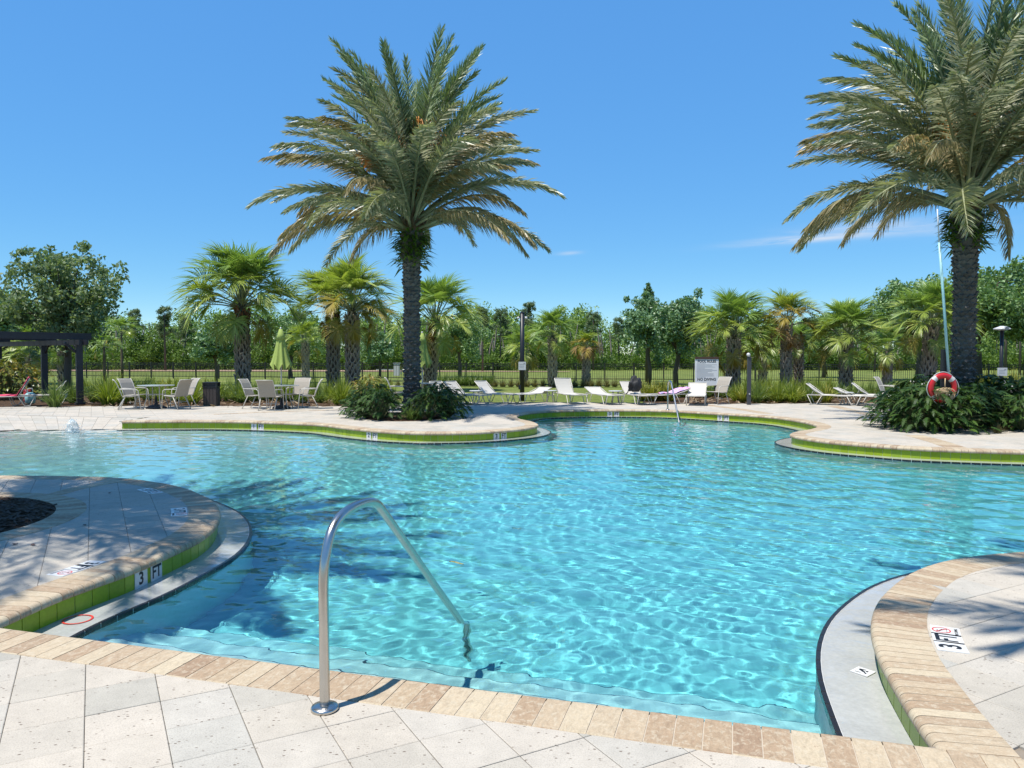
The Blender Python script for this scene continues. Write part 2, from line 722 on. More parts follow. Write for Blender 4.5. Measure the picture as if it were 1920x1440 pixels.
# ---- outlines (read off the photograph, laid on the ground)
near_left = [G(*p).xy for p in [(-420, 898), (-200, 894), (0, 891), (146, 892.5), (221, 895), (286, 902), (339, 912), (378, 926), (401, 939),
                                (413, 959), (406, 981), (378, 1005), (312, 1037), (247, 1065), (177, 1090), (99, 1119), (31, 1149), (-22, 1172.5)]]
near_front = [G(-22, 1172.5).xy, G(1757, 1400).xy]
near_right = [G(*p).xy for p in [(1757, 1400), (1713, 1338), (1673, 1273), (1645, 1220), (1634, 1170), (1644, 1129), (1670, 1099), (1710, 1071),
                                 (1763, 1052), (1827, 1041), (1920, 1033), (2100, 1024), (2500, 1015), (3300, 1006)]]
far_edge = [G(px, py, -0.055).xy for px, py in
            [(228, 794), (300, 793.5), (400, 793.5), (486, 795), (600, 800), (640, 805), (700, 811.5), (760, 815.5), (820, 816.5), (880, 815.5), (933, 812.5), (985, 807.5),
             (1009, 801.5), (1000, 795), (975, 789), (970, 784.5), (983, 779), (1015, 775), (1070, 772.8), (1150, 772), (1250, 773.5), (1350, 779), (1442, 785),
             (1504, 794), (1532, 803), (1520, 809), (1492, 814), (1481, 819.5), (1500, 825), (1550, 832.5), (1609, 838), (1719, 846), (1920, 853), (2150, 857), (2600, 862)]]
EL = catmull(near_left, 0.05)
EF = resample(near_front, 0.05)
ER = catmull(near_right, 0.05)
EFAR = catmull(far_edge, 0.05)[::-1]            # walked so that the deck lies on the right-hand side, as below
# walking near_left -> front -> right the deck lies on the RIGHT, the pool on the LEFT
# far edge walked from right to left: pool on the left as well


def strip(name, A, B, zA, zB, mat, parent=None, kind=None, smooth=True):
    mb = MB()
    n = len(A)
    mb.v = [(a.x, a.y, zA) for a in A] + [(b.x, b.y, zB) for b in B]
    mb.f = [(i, i + 1, n + i + 1, n + i) for i in range(n - 1)]
    mb.m = [0] * (n - 1)
    return mb.build(name, mat, parent, smooth, kind)


# ---- decks: base slabs under the pavers
def slab(name, pts, z, mat, parent=None):
    bm = bmesh.new()
    vs = [bm.verts.new((p[0], p[1], z)) for p in pts]
    f = bm.faces.new(vs)
    if f.normal.z < 0:
        f.normal_flip()
    bmesh.ops.triangulate(bm, faces=[f])
    bmesh.ops.recalc_face_normals(bm, faces=bm.faces)
    for f in bm.faces:
        if f.normal.z < 0:
            f.normal_flip()
    me = bpy.data.meshes.new(name)
    bm.to_mesh(me)
    bm.free()
    me.materials.append(mat)
    return link(name, me, parent)


near_in = offset(EL, -0.05)[:-1] + offset(EF, -0.05)[3:-3] + offset(ER, -0.05)[1:]
near_poly = near_in + [Vector((22, near_in[-1].y)), Vector((22, -8)), Vector((-22, -8)), Vector((-22, near_in[0].y))]
near_deck = slab('pool_deck', near_poly, -0.014, M['joint'])
tag(near_deck, 'pale shell stone paving on the near side of the pool', kind='structure')

back_px = [(-500, 763), (-100, 763), (60, 762.5), (215, 761.5), (330, 761), (480, 761.5), (640, 762), (700, 761), (760, 757), (835, 754.5), (900, 754), (1050, 754),
           (1200, 755), (1290, 757), (1400, 757), (1540, 756), (1640, 756), (1800, 757), (2100, 758), (2700, 760)]
back_edge = [G(*p).xy for p in back_px]
lineA = [G(-420, 768).xy, G(-200, 773).xy, G(0, 778).xy, G(120, 781).xy, Vector((-9.62, 19.75))]
far_in = offset(EFAR, -0.05)
far_poly = far_in + lineA[::-1] + [Vector((-22, lineA[0].y)), Vector((-22, back_edge[0].y))] + back_edge + [Vector((22, back_edge[-1].y)), Vector((22, far_in[0].y))]
far_deck = slab('pool_deck', far_poly, -0.014, M['joint'])
tag(far_deck, 'pale paving beyond the pool with loungers and tables on it', kind='structure')

# ---- pavers: one grid for the whole deck
PV = 0.3065
PA = R(28.8)
PU, PW = Vector((math.cos(PA), math.sin(PA))), Vector((-math.sin(PA), math.cos(PA)))
P0 = G(160, 1293).xy


def paver_mesh(poly, name='paver'):
    """a slab with a small worn arris, 5 mm narrower than its cell"""
    c = sum(poly, Vector((0, 0))) / len(poly)
    def inset(d):
        out = []
        n = len(poly)
        for i in range(n):
            a, b, e = poly[i - 1], poly[i], poly[(i + 1) % n]
            d1, d2 = (b - a), (e - b)
            if d1.length < 1e-5 or d2.length < 1e-5:
                out.append(b.lerp(c, 0.02)); continue
            d1.normalize(); d2.normalize()
            n1, n2 = Vector((-d1.y, d1.x)), Vector((-d2.y, d2.x))
            k = max(0.35, 1 + n1.dot(n2))
            out.append(b + (n1 + n2) * (d / k))
        return out
    lo, hi = inset(0.0014), inset(0.0048)
    n = len(poly)
    mb = MB()
    mb.v = [(p.x, p.y, -0.02) for p in lo] + [(p.x, p.y, -0.0024) for p in lo] + [(p.x, p.y, 0.0) for p in hi]
    for i in range(n):
        j = (i + 1) % n
        mb.f += [(i, j, n + j, n + i), (n + i, n + j, 2 * n + j, 2 * n + i)]
        mb.m += [0, 0]
    mb.f.append(tuple(2 * n + i for i in range(n)))
    mb.m.append(0)
    return mb


BED = (Vector((-6.0, 7.22)), 1.42)               # mulch bed on the near left deck


def lay_pavers(parent, poly, edge, xr, yr, holes=()):
    P = np.array([(p.x, p.y) for p in poly])
    E = np.array([(p.x, p.y) for p in edge])
    EN = normals2(edge)
    cells = []
    for i in range(-130, 130):
        for j in range(-60, 140):
            o = P0 + PU * (PV * i) + PW * (PV * j)
            if not (xr[0] < o.x < xr[1] and yr[0] < o.y < yr[1]):
                continue
            cells.append([o, o + PU * PV, o + PU * PV + PW * PV, o + PW * PV])
    cx = np.array([[(c[0] + c[2]).x / 2, (c[0] + c[2]).y / 2] for c in cells])
    ins = inside(P, cx[:, 0], cx[:, 1])
    out = []
    for c, (x, y), k in zip(cells, cx, ins):
        d2 = (E[:, 0] - x) ** 2 + (E[:, 1] - y) ** 2
        q = int(d2.argmin())
        dd = math.sqrt(d2[q])
        if dd > 0.34 and not k:
            continue
        whole = True
        pc = c
        if dd < 0.48:
            n = -EN[q]
            pc2 = clip_half(pc, edge[q] + n * 0.10, n)
            whole = len(pc2) == 4 and all((a - b).length < 1e-6 for a, b in zip(pc2, pc))
            pc = pc2
        for (hc, hr) in holes:
            dv = Vector((x, y)) - hc
            if dv.length < hr - 0.3:
                pc = []
            elif dv.length < hr + 0.3:
                n = dv.normalized()
                pc = clip_half(pc, hc + n * hr, n)
                whole = False
        if len(pc) < 3:
            continue
        ar = abs(sum(pc[i].x * pc[(i + 1) % len(pc)].y - pc[(i + 1) % len(pc)].x * pc[i].y for i in range(len(pc)))) / 2
        if ar < 0.002:
            continue
        out.append((x, y, whole, pc))
    # the 300 that show largest are parts of their own
    def seen(e):
        x, y = e[0], e[1]
        inframe = y > 2.6 and abs(x) / y < 0.69
        return (0 if inframe else 1, x * x + y * y)
    out.sort(key=seen)
    std = None
    rest = MB()
    for k, (x, y, whole, pc) in enumerate(out):
        if k < 300:
            dz = random.uniform(-0.0012, 0.0008)
            if whole:
                if std is None:
                    h = PV / 2
                    std = paver_mesh([-PU * h - PW * h, PU * h - PW * h, PU * h + PW * h, -PU * h + PW * h]).mesh('paver', M['paver'])
                link('paver', std, parent, (x, y, dz), (random.uniform(-.002, .002), random.uniform(-.002, .002), 0))
            else:
                mb = paver_mesh(pc)
                mb.v = [(a - x, b - y, z) for a, b, z in mb.v]
                link('paver', mb.mesh('paver', M['paver']), parent, (x, y, dz))
        else:
            mb = paver_mesh(pc)
            n = len(rest.v)
            dz = random.uniform(-0.0012, 0.0008)
            rest.v += [(a, b, z + dz) for a, b, z in mb.v]
            rest.f += [tuple(n + i for i in f) for f in mb.f]
            rest.m += mb.m
    if rest.f:
        rest.build('paving', M['paver'], parent, kind='stuff')


lay_pavers(near_deck, near_poly, EL + EF + ER, (-8.6, 7.5), (1.8, 11.2), holes=[(BED[0], BED[1] + 0.15)])
lay_pavers(far_deck, far_poly, EFAR + [Vector((p[0], p[1])) for p in resample(lineA, 0.1)[::-1]], (-19, 15), (10.5, 30.5))

# ---- coping
PROFILE = [(0.03, -0.056), (0.006, -0.054), (-0.002, -0.047), (-0.005, -0.036), (-0.004, -0.024), (0.0, -0.014), (0.007, -0.0055), (0.017, 0.0005), (0.030, 0.0035), (0.046, 0.004), (0.296, 0.004), (0.30, 0.0), (0.30, -0.03)]


def brick_mb(a, b, na, nb, prof=PROFILE, gap=0.0026, dz=0.0):
    """a, b: ends on the pool edge; na, nb point to the deck"""
    mb = MB()
    d = (b - a)
    L = d.length
    k = gap / max(L, 1e-4)
    a2, b2 = a.lerp(b, k), a.lerp(b, 1 - k)
    n = len(prof)
    c = None
    for (p, nn) in ((a2, na), (b2, nb)):
        for (t, z) in prof:
            q = p + nn * t
            mb.v.append((q.x, q.y, z + dz))
    for i in range(n - 1):
        mb.f.append((i, n + i, n + i + 1, i + 1))
        mb.m.append(0)
    mb.f.append(tuple(range(n)))
    mb.f.append(tuple(reversed(range(n, 2 * n))))
    mb.m += [0, 0]
    mb.uvp = [(0.0, t) for t, z in prof] + [(L, t) for t, z in prof]
    return mb


def with_uv(me, uvp):
    me.polygons.foreach_set('use_smooth', [True] * len(me.polygons))
    me.set_sharp_from_angle(angle=R(38))
    uv = me.uv_layers.new(name='UVMap')
    li = np.empty(len(me.loops), dtype=np.int32)
    me.loops.foreach_get('vertex_index', li)
    uv.data.foreach_set('uv', np.asarray(uvp, dtype=np.float32)[li].ravel())
    return me


def lay_coping(parent, pl, width=BR, prof=PROFILE, cap=300, key=None, mat=None, name='coping_brick', lift=0.0):
    if prof is PROFILE:          # mortar bed showing in the joints
        nn_ = [-n for n in normals2(pl)]
        strip('mortar', [p + n * 0.05 for p, n in zip(pl, nn_)], [p + n * 0.297 for p, n in zip(pl, nn_)], 0.0008 + lift, 0.0008 + lift, M['mortar'], parent)
        strip('mortar', [p + n * 0.012 for p, n in zip(pl, nn_)], [p + n * 0.05 for p, n in zip(pl, nn_)], -0.045, 0.0008 + lift, M['mortar'], parent)
    pl = resample(pl, width)
    N = [-n for n in normals2(pl)]
    items = []
    for i in range(len(pl) - 1):
        items.append((pl[i], pl[i + 1], N[i], N[i + 1]))
    if key:
        items.sort(key=lambda e: key((e[0] + e[1]) / 2))
    rest, rest_uv = MB(), []
    for k, (a, b, na, nb) in enumerate(items):
        mb = brick_mb(a, b, na, nb, prof, dz=lift + random.uniform(-0.0008, 0.0008))
        if k < cap:
            c = (a + b) / 2
            mb.v = [(x - c.x, y - c.y, z) for x, y, z in mb.v]
            link(name, with_uv(mb.mesh(name, mat or M['brick']), mb.uvp), parent, (c.x, c.y, 0))
        else:
            n = len(rest.v)
            rest.v += mb.v
            rest.f += [tuple(n + q for q in f) for f in mb.f]
            rest.m += mb.m
            rest_uv += mb.uvp
    if rest.f:
        o = rest.build(name + 'work', mat or M['brick'], parent, kind='stuff')
        with_uv(o.data, rest_uv)


def in_frame_first(c):
    return (0 if (c.y > 2.5 and abs(c.x) / c.y < 0.7) else 1, c.length)


near_cop = thing('pool_coping', 'tan travertine brick coping round the near edge of the pool', None)
del_keys = None
tag(near_cop, kind='structure')
# front row first; the curved rows are mitred against it by starting a little back
_d = (EF[-1] - EF[0]).normalized()
lay_coping(near_cop, [EF[0] - _d * 0.5] + EF + [EF[-1] + _d * 0.62], 0.118, key=in_frame_first, cap=90)
lay_coping(near_cop, EL + [EL[-1] + (EL[-1] - EL[-3]).normalized() * 0.3], 0.092, key=in_frame_first, cap=130, lift=-0.0025)
lay_coping(near_cop, [ER[0] + (ER[0] - ER[2]).normalized() * 0.42] + ER, 0.078, key=in_frame_first, cap=90, lift=-0.0025)
far_cop = thing('pool_coping', 'weathered brick coping along the far edge of the pool', None)
tag(far_cop, kind='structure')
lay_coping(far_cop, EFAR, 0.11, key=in_frame_first, cap=300)


# ---- tile band under the coping
def lay_tiles(parent, pl, cap, zt=-0.052, zb=GZ - 0.02, width=0.152):
    wall = [p - n * 0.03 for p, n in zip(pl, normals2(pl))]      # 30 mm behind the nosing
    strip('tile_backing', [p - n * 0.006 for p, n in zip(wall, normals2(wall))], [p - n * 0.006 for p, n in zip(wall, normals2(wall))], zb, zt + 0.01, M['grout'], parent)
    pts = resample(wall, width)
    N = normals2(pts)
    items = [(pts[i], pts[i + 1], N[i], N[i + 1]) for i in range(len(pts) - 1)]
    items.sort(key=lambda e: in_frame_first((e[0] + e[1]) / 2))
    rest = MB()
    for k, (a, b, na, nb) in enumerate(items):
        g = 0.0036 / (b - a).length
        a2, b2 = a.lerp(b, g), a.lerp(b, 1 - g)
        c = (a + b) / 2
        mb = MB()
        o = c if k < cap else Vector((0, 0))
        f1, f2 = a2 - o, b2 - o
        g1, g2 = f1 - na * 0.006, f2 - nb * 0.006
        A = [(f1.x, f1.y, zb), (f2.x, f2.y, zb), (f2.x, f2.y, zt), (f1.x, f1.y, zt)]
        B = [(g1.x, g1.y, zb), (g2.x, g2.y, zb), (g2.x, g2.y, zt), (g1.x, g1.y, zt)]
        mb.v = A + B
        mb.f = [(0, 1, 2, 3), (0, 4, 5, 1), (3, 2, 6, 7), (0, 3, 7, 4), (1, 5, 6, 2)]
        mb.m = [0] * 5
        if k < cap:
            link('tile', mb.mesh('tile', M['tile']), parent, (c.x, c.y, 0))
        else:
            n = len(rest.v)
            rest.v += mb.v
            rest.f += [tuple(n + q for q in f) for f in mb.f]
            rest.m += mb.m
    if rest.f:
        rest.build('tiling', M['tile'], parent, kind='stuff')
    return wall


near_wall = thing('pool_wall', 'lime green tiled pool wall along the near deck', None)
tag(near_wall, kind='structure')
WL = lay_tiles(near_wall, EL, 90)
WR = lay_tiles(near_wall, ER, 80)
far_wall = thing('pool_wall', 'lime green tiled pool wall along the far deck', None)
tag(far_wall, kind='structure')
WF = lay_tiles(far_wall, EFAR, 250)

# ---- gutter ledge with its dark lip
GW = 0.30
gutter = thing('pool_gutter', 'shallow wet grey overflow ledge round the pool', None)
tag(gutter, kind='structure')


def lip_line(pl, w=GW, a=0, b=0):
    """offset into the pool, loops at tight bends ironed out"""
    off = offset(pl, w)
    out = []
    P = np.array([(p.x, p.y) for p in pl])
    for p in off:
        d = np.sqrt(((P - np.array([p.x, p.y])) ** 2).sum(1)).min()
        if d > w - 0.012:
            out.append(p)
    sm = resample(out, 0.05)
    for _ in range(6):
        sm = [sm[0]] + [(sm[i - 1] + sm[i] * 2 + sm[i + 1]) / 4 for i in range(1, len(sm) - 1)] + [sm[-1]]
    return resample(sm, 0.05)


def ext(pl, d0, d1):
    a = pl[0] + (pl[0] - pl[3]).normalized() * d0 if d0 else None
    b = pl[-1] + (pl[-1] - pl[-4]).normalized() * d1 if d1 else None
    return ([a] if a else []) + pl + ([b] if b else [])


def m_n(pl, n):
    d = [0.0]
    for a, b in zip(pl, pl[1:]):
        d.append(d[-1] + (b - a).length)
    out, j = [], 0
    for k in range(n):
        s = d[-1] * k / (n - 1)
        while j < len(pl) - 2 and d[j + 1] < s:
            j += 1
        w = (s - d[j]) / max(1e-9, d[j + 1] - d[j])
        out.append(pl[j].lerp(pl[j + 1], min(1, max(0, w))))
    return out


def gutter_mesh(wall, lip):
    """sheet from the wall to the lip: match points by nearest, in order"""
    n = len(wall)
    LP = np.array([(p.x, p.y) for p in lip])
    idx, last = [], 0
    for p in wall:
        d = (LP[:, 0] - p.x) ** 2 + (LP[:, 1] - p.y) ** 2
        d[:last] = 1e9
        d[last + 25:] = 1e9
        last = int(d.argmin())
        idx.append(last)
    mb = MB()
    for i in range(n - 1):
        a, b = wall[i], wall[i + 1]
        c = [lip[k] for k in range(idx[i], idx[i + 1] + 1)]
        zs = GZ - 0.004
        pts = [(a.x, a.y, zs), (b.x, b.y, zs)] + [(q.x, q.y, GZ) for q in reversed(c)]
        mb.poly(pts)
    return mb


LIPS = []
for wall, base, e0, e1 in ((WL, EL, 0, 0.9), (WR, ER, 0.9, 0), (WF, EFAR, 0, 0)):
    lip = lip_line(base)
    LIPS.append(lip)
    lipx = resample(ext(lip, e0, e1), 0.05)
    wallx = resample(ext(wall, e0, e1), 0.05)
    gutter_mesh(wallx, lipx).build('gutter_floor', M['gutter'], gutter, smooth=False)
    # lip tiles: short dark pieces with pale joints
    strip('lip_backing', [p - n * 0.028 for p, n in zip(lipx, normals2(lipx))], lipx, GZ + 0.001, GZ + 0.001, M['white_tile'], gutter)
    strip('pool_side', lipx, lipx, GZ + 0.001, -1.35, M['plaster'], gutter)
    pts = resample(lipx, 0.148)
    N = normals2(pts)
    items = sorted([(pts[i], pts[i + 1], N[i], N[i + 1]) for i in range(len(pts) - 1)], key=lambda e: in_frame_first((e[0] + e[1]) / 2))
    rest = MB()
    for k, (a, b, na, nb) in enumerate(items):
        g = 0.004 / (b - a).length
        a2, b2 = a.lerp(b, g), a.lerp(b, 1 - g)
        prof = [(0.003, GZ - 0.06), (0.003, GZ + 0.002), (0.0, GZ + 0.005), (-0.024, GZ + 0.005), (-0.024, GZ - 0.01)]
        cc = (a + b) / 2 if k < 95 else Vector((0, 0))
        mb = MB()
        for p, nn in ((a2, na), (b2, nb)):
            for t_, z in prof:
                q = p + nn * t_ - cc
                mb.v.append((q.x, q.y, z))
        m_ = len(prof)
        mb.f = [(i, i + 1, m_ + i + 1, m_ + i) for i in range(m_ - 1)] + [tuple(reversed(range(m_))), tuple(range(m_, 2 * m_))]
        mb.m = [0] * len(mb.f)
        if k < 95:
            link('lip_tile', mb.mesh('lip_tile', M['lip']), gutter, (cc.x, cc.y, 0))
        else:
            n = len(rest.v)
            rest.v += mb.v
            rest.f += [tuple(n + q for q in f) for f in mb.f]
            rest.m += mb.m
    if rest.f:
        rest.build('lip_tiling', M['lip'], gutter, kind='stuff')

# ---- front wall and entry steps
fd = (EF[-1] - EF[0]).normalized()
fn = Vector((-fd.y, fd.x))                    # into the pool
steps = thing('pool_steps', 'broad submerged entry steps along the front of the pool', None)
tag(steps, kind='structure')
fa, fb = EF[0] - fd * 0.6, EF[-1] + fd * 0.6
strip('front_wall', [fa - fn * 0.03, fb - fn * 0.03], [fa - fn * 0.03, fb - fn * 0.03], -0.05, -1.35, M['plaster'], steps)
for w, depth in ((0.35, 0.085), (0.66, 0.27), (0.97, 0.46), (1.28, 0.66)):
    z = WZ - depth
    mb = MB()
    a0, b0, a1, b1 = fa - fn * 0.03, fb - fn * 0.03, fa + fn * w, fb + fn * w
    mb.quad((a0.x, a0.y, z), (b0.x, b0.y, z), (b1.x, b1.y, z), (a1.x, a1.y, z))
    mb.quad((a1.x, a1.y, z), (b1.x, b1.y, z), (b1.x, b1.y, z - 0.7), (a1.x, a1.y, z - 0.7))
    mb.build('step', M['plaster'], steps)
    nb_ = MB()
    c0, c1 = fa + fn * (w - 0.045), fb + fn * (w - 0.045)
    nb_.quad((c0.x, c0.y, z + .003), (c1.x, c1.y, z + .003), (b1.x, b1.y, z + .003), (a1.x, a1.y, z + .003))
    a2, b2 = fa + fn * (w + .003), fb + fn * (w + .003)
    nb_.quad((a2.x, a2.y, z + .003), (b2.x, b2.y, z + .003), (b2.x, b2.y, z - 0.03), (a2.x, a2.y, z - 0.03))
    if depth > 0.1:
        nosing = MB()
        for (p, q) in ((a1, b1),):
            nosing.bar((p.x + fn.x * .004, p.y + fn.y * .004, z - .006), (q.x + fn.x * .004, q.y + fn.y * .004, z - .006), 0.006, 0.009)
        nosing.build('nosing', M['navy'], steps)


# ---- pool floor
def depth_at(X, Y):
    a = np.maximum(X + 9.7, 0) * 0.070
    shore = 18.75 + 0.17 * np.minimum(X + 9.6, 0)
    b = np.maximum(shore - Y, 0) * 0.056
    d = a + b
    out = np.clip(Y - shore, 0, 0.7) * 0.2 * (X < -9.5)
    return np.maximum(np.minimum(d, 0.98 - 0.04 * np.exp(-d)), 0.05) + np.abs(out)


xs = np.arange(-16, 16.01, 0.25)
ys = np.arange(2.6, 24.01, 0.25)
XX, YY = np.meshgrid(xs, ys)
ZZ = WZ - depth_at(XX, YY)
nx, ny = len(xs), len(ys)
ii = np.arange(nx * ny).reshape(ny, nx)
Fq = np.stack([ii[:-1, :-1], ii[:-1, 1:], ii[1:, 1:], ii[1:, :-1]], -1).reshape(-1, 4)
fl = link('pool_floor', np_mesh('pool_floor', np.stack([XX, YY, ZZ], -1).reshape(-1, 3), Fq, M['plaster'], True))
tag(fl, 'pale aqua plaster floor sloping down from the beach entry', kind='structure')

# beach entry apron between the water's edge and the far deck
sh = [Vector((-16.5, 17.55)), Vector((-12.2, 18.25)), Vector((-10.6, 18.55)), Vector((-9.62, 18.7))]
mb = MB()
na = m_n([Vector((p[0], p[1])) for p in lineA], 31)
nb_ = m_n(sh, 31)
mb = MB()
mb.poly([(p.x, p.y, WZ - .045) for p in nb_] + [(p.x, p.y, -0.014) for p in reversed(na)])
ap = mb.build('beach_entry', M['joint'], smooth=False)
tag(ap, 'cream paved beach entry sloping into the shallow end of the pool', kind='structure')
for i in range(30):
    for k in range(6):
        c = []
        for u, w in ((i, k), (i + 1, k), (i + 1, k + 1), (i, k + 1)):
            q = nb_[u].lerp(na[u], w / 6)
            c.append(Vector((q.x, q.y, (WZ - .03) + (0.0005 - WZ + .03) * w / 6)))
        m_ = sum(c, Vector()) / 4
        c = [q + (m_ - q).normalized() * 0.004 for q in c]
        pm_ = MB()
        top = [tuple(q - m_) for q in c]
        low = [tuple(q - m_ - Vector((0, 0, .012))) for q in c]
        pm_.v = top + low
        pm_.f = [(0, 1, 2, 3)] + [(j, 4 + j, 4 + (j + 1) % 4, (j + 1) % 4) for j in range(4)]
        pm_.m = [0] * 5
        link('paver', pm_.mesh('paver', M['paver']), ap, m_)
# end face of the raised deck beside the beach
mb = MB()
e0 = WF[-1]
mb.quad((e0.x, e0.y, -.25), (-9.63, 19.9, -.25), (-9.63, 19.9, -0.003), (e0.x, e0.y, -0.003))
mb.build('end_wall', M['tile'], far_wall)

# ---- water: waves as real geometry so that light is focused on the floor
def graded(a, b, s0, s1):
    out, v = [a], a
    while v < b:
        v += s0 + (s1 - s0) * (v - a) / (b - a)
        out.append(v)
    return np.array(out)


def waves(X, Y):
    Z = np.zeros_like(X)
    rng = np.random.default_rng(3)
    for k in range(80):
        lam = 0.10 * (10 ** (rng.random() ** 1.9 * 0.95))     # 0.10 .. 0.9 m
        th = rng.normal(1.0, 0.95)
        kx, ky = 2 * np.pi / lam * np.cos(th), 2 * np.pi / lam * np.sin(th)
        amp = WAVE_AMP * lam ** 1.0
        ph = rng.random() * 6.283
        # groups: each train swells and fades over a few metres
        g = (0.5 + 0.5 * np.sin(X * rng.normal(0, 0.7) + Y * rng.normal(0, 0.7) + rng.random() * 6.28)) ** 1.3 * 1.25
        wx = 0.12 * np.sin(1.3 * Y + ph) + 0.10 * np.sin(0.9 * X + 2 * ph)
        Z += amp * g * np.sin(kx * (X + wx) + ky * (Y + wx) + ph)
    return 0.013 * np.tanh(Z / 0.013)


WAVE_AMP = 0.0020
wx = np.concatenate([np.arange(-16, -5, 0.055), np.arange(-5, 5, 0.026), np.arange(5, 16.1, 0.055)])
wy = graded(2.9, 24.0, 0.022, 0.07)
XX, YY = np.meshgrid(wx, wy)
ZZ = WZ + waves(XX, YY)
nx, ny = len(wx), len(wy)
ii = np.arange(nx * ny).reshape(ny, nx)
Fq = np.stack([ii[:-1, :-1], ii[:-1, 1:], ii[1:, 1:], ii[1:, :-1]], -1).reshape(-1, 4)
V = np.stack([XX, YY, ZZ], -1).reshape(-1, 3)
# sides and bottom close the body of water under the floor
b0 = len(V)
ring = np.concatenate([ii[0, :], ii[1:, -1], ii[-1, -2::-1], ii[-2:0:-1, 0]])
low = V[ring].copy()
low[:, 2] = -1.7
V = np.concatenate([V, low])
rn = len(ring)
side = np.array([[ring[k], b0 + k, b0 + (k + 1) % rn, ring[(k + 1) % rn]] for k in range(rn)])
# bottom as a fan of quads
cen = len(V)
V = np.concatenate([V, [[0, 12, -1.7]]])
bot = np.array([[b0 + k, cen, b0 + (k + 2) % rn, b0 + (k + 1) % rn] for k in range(0, rn - 1, 2)])
FA = np.concatenate([Fq, side, bot])
wme = np_mesh('water', V, FA, M['water'], True)
water = link('water', wme)
tag(water, 'clear turquoise rippled pool water', kind='structure')
water.cycles.is_caustics_caster = True
for o in [fl] + [c for c in steps.children] + [c for c in gutter.children if c.name.startswith('pool_side')]:
    o.cycles.is_caustics_receiver = True
# ================================================================== GROUND BEYOND THE DECK
def m_lawn():
    t = NT('mown_lawn')
    p = t.pos()
    n = t.noise(p, 0.35, 4, 0.6)
    c = t.ramp(n, [(0.3, (0.115, 0.155, 0.03)), (0.55, (0.165, 0.20, 0.042)), (0.75, (0.24, 0.235, 0.075))])
    c = t.mix(1.0, c, t.ramp(t.noise(t.mapping(p, (1, 0.35, 1)), 9, 5, 0.7), [(0.3, 0.62), (0.7, 1.25)]), 'MULTIPLY')
    return t.done(t.bsdf(c, 0.9, t.bump(t.noise(p, 40, 4, 0.8), 0.8, 0.05), 0, 0.2))


def m_mulch():
    t = NT('shredded_mulch')
    p = t.pos()
    v = t.voro(t.mapping(p, (1, 2.3, 1), (0, 0, 0.6)), 22, 'F1', 'Color')
    c = t.ramp(v, [(0.2, (0.035, 0.022, 0.014)), (0.6, (0.09, 0.055, 0.034)), (0.9, (0.16, 0.10, 0.062))])
    h = t.voro(p, 26)
    return t.done(t.bsdf(c, 0.95, t.bump(h, 0.9, 0.03), 0, 0.1))


def m_bark(name, a, b, scale=18):
    t = NT(name)
    p = t.pos()
    n = t.noise(t.mapping(p, (1, 1, 0.35)), scale, 5, 0.7)
    r = t.rnd()
    c = t.mix(t.math('ADD', t.math('MULTIPLY', n, 0.9), t.math('MULTIPLY', r, 0.35), True), a, b)
    return t.done(t.bsdf(c, 0.9, t.bump(n, 0.6, 0.02), 0, 0.2))


M['lawn'] = m_lawn()
M['mulch'] = m_mulch()
M['soil'] = simple('bare_pinkish_soil', (0.36, 0.235, 0.155), 0.95, var=0.25, scale=0.8)
M['date_bark'] = m_bark('date_palm_bark', (0.032, 0.029, 0.027), (0.19, 0.172, 0.152), 14)
M['date_head'] = m_bark('palm_head_fibre', (0.07, 0.045, 0.025), (0.24, 0.165, 0.095), 14)
M['boot'] = m_bark('split_leaf_base', (0.20, 0.155, 0.12), (0.52, 0.44, 0.37), 16)
M['boot_red'] = m_bark('fresh_leaf_base', (0.13, 0.06, 0.035), (0.30, 0.15, 0.085), 16)
M['core'] = m_bark('palm_trunk_core', (0.06, 0.045, 0.035), (0.16, 0.125, 0.095), 20)
M['bark'] = m_bark('tree_bark', (0.045, 0.036, 0.028), (0.15, 0.125, 0.10), 10)
M['pale_bark'] = m_bark('pale_bark', (0.14, 0.115, 0.09), (0.32, 0.28, 0.23), 10)
M['date_young'] = leaf_mat('date_frond_green', [(0.133, 0.198, 0.094), (0.216, 0.287, 0.144), (0.315, 0.386, 0.207)], 0.28, 0.36, 0.7, 0.5)
M['date_mid'] = leaf_mat('date_frond_grey_green', [(0.152, 0.184, 0.110), (0.273, 0.296, 0.183), (0.450, 0.435, 0.290)], 0.28, 0.36, 0.7, 0.5)
M['date_old'] = leaf_mat('date_frond_straw', [(0.159, 0.141, 0.071), (0.318, 0.264, 0.142), (0.477, 0.393, 0.225)], 0.28, 0.36, 0.7, 0.4)
M['date_dry'] = leaf_mat('date_frond_dry', [(0.220, 0.165, 0.062), (0.398, 0.303, 0.138), (0.509, 0.398, 0.213)], 0.18, 0.55, 0.7, 0.3)
M['rachis'] = simple('frond_stalk', (0.27, 0.285, 0.155), 0.5, var=0.2)
M['fruit'] = simple('orange_fruit_stalk', (0.62, 0.235, 0.03), 0.5, var=0.2)
M['sabal'] = leaf_mat('fan_leaf_green', [(0.126, 0.206, 0.052), (0.212, 0.314, 0.083), (0.350, 0.445, 0.132)], 0.3, 0.36, 0.8, 0.5)
M['sabal_lime'] = leaf_mat('fan_leaf_lime', [(0.172, 0.244, 0.046), (0.279, 0.350, 0.068), (0.425, 0.466, 0.120)], 0.3, 0.36, 0.8, 0.5)
M['sabal_gold'] = leaf_mat('fan_leaf_gold', [(0.209, 0.176, 0.029), (0.341, 0.264, 0.046), (0.418, 0.319, 0.094)], 0.3, 0.42, 0.8, 0.4)
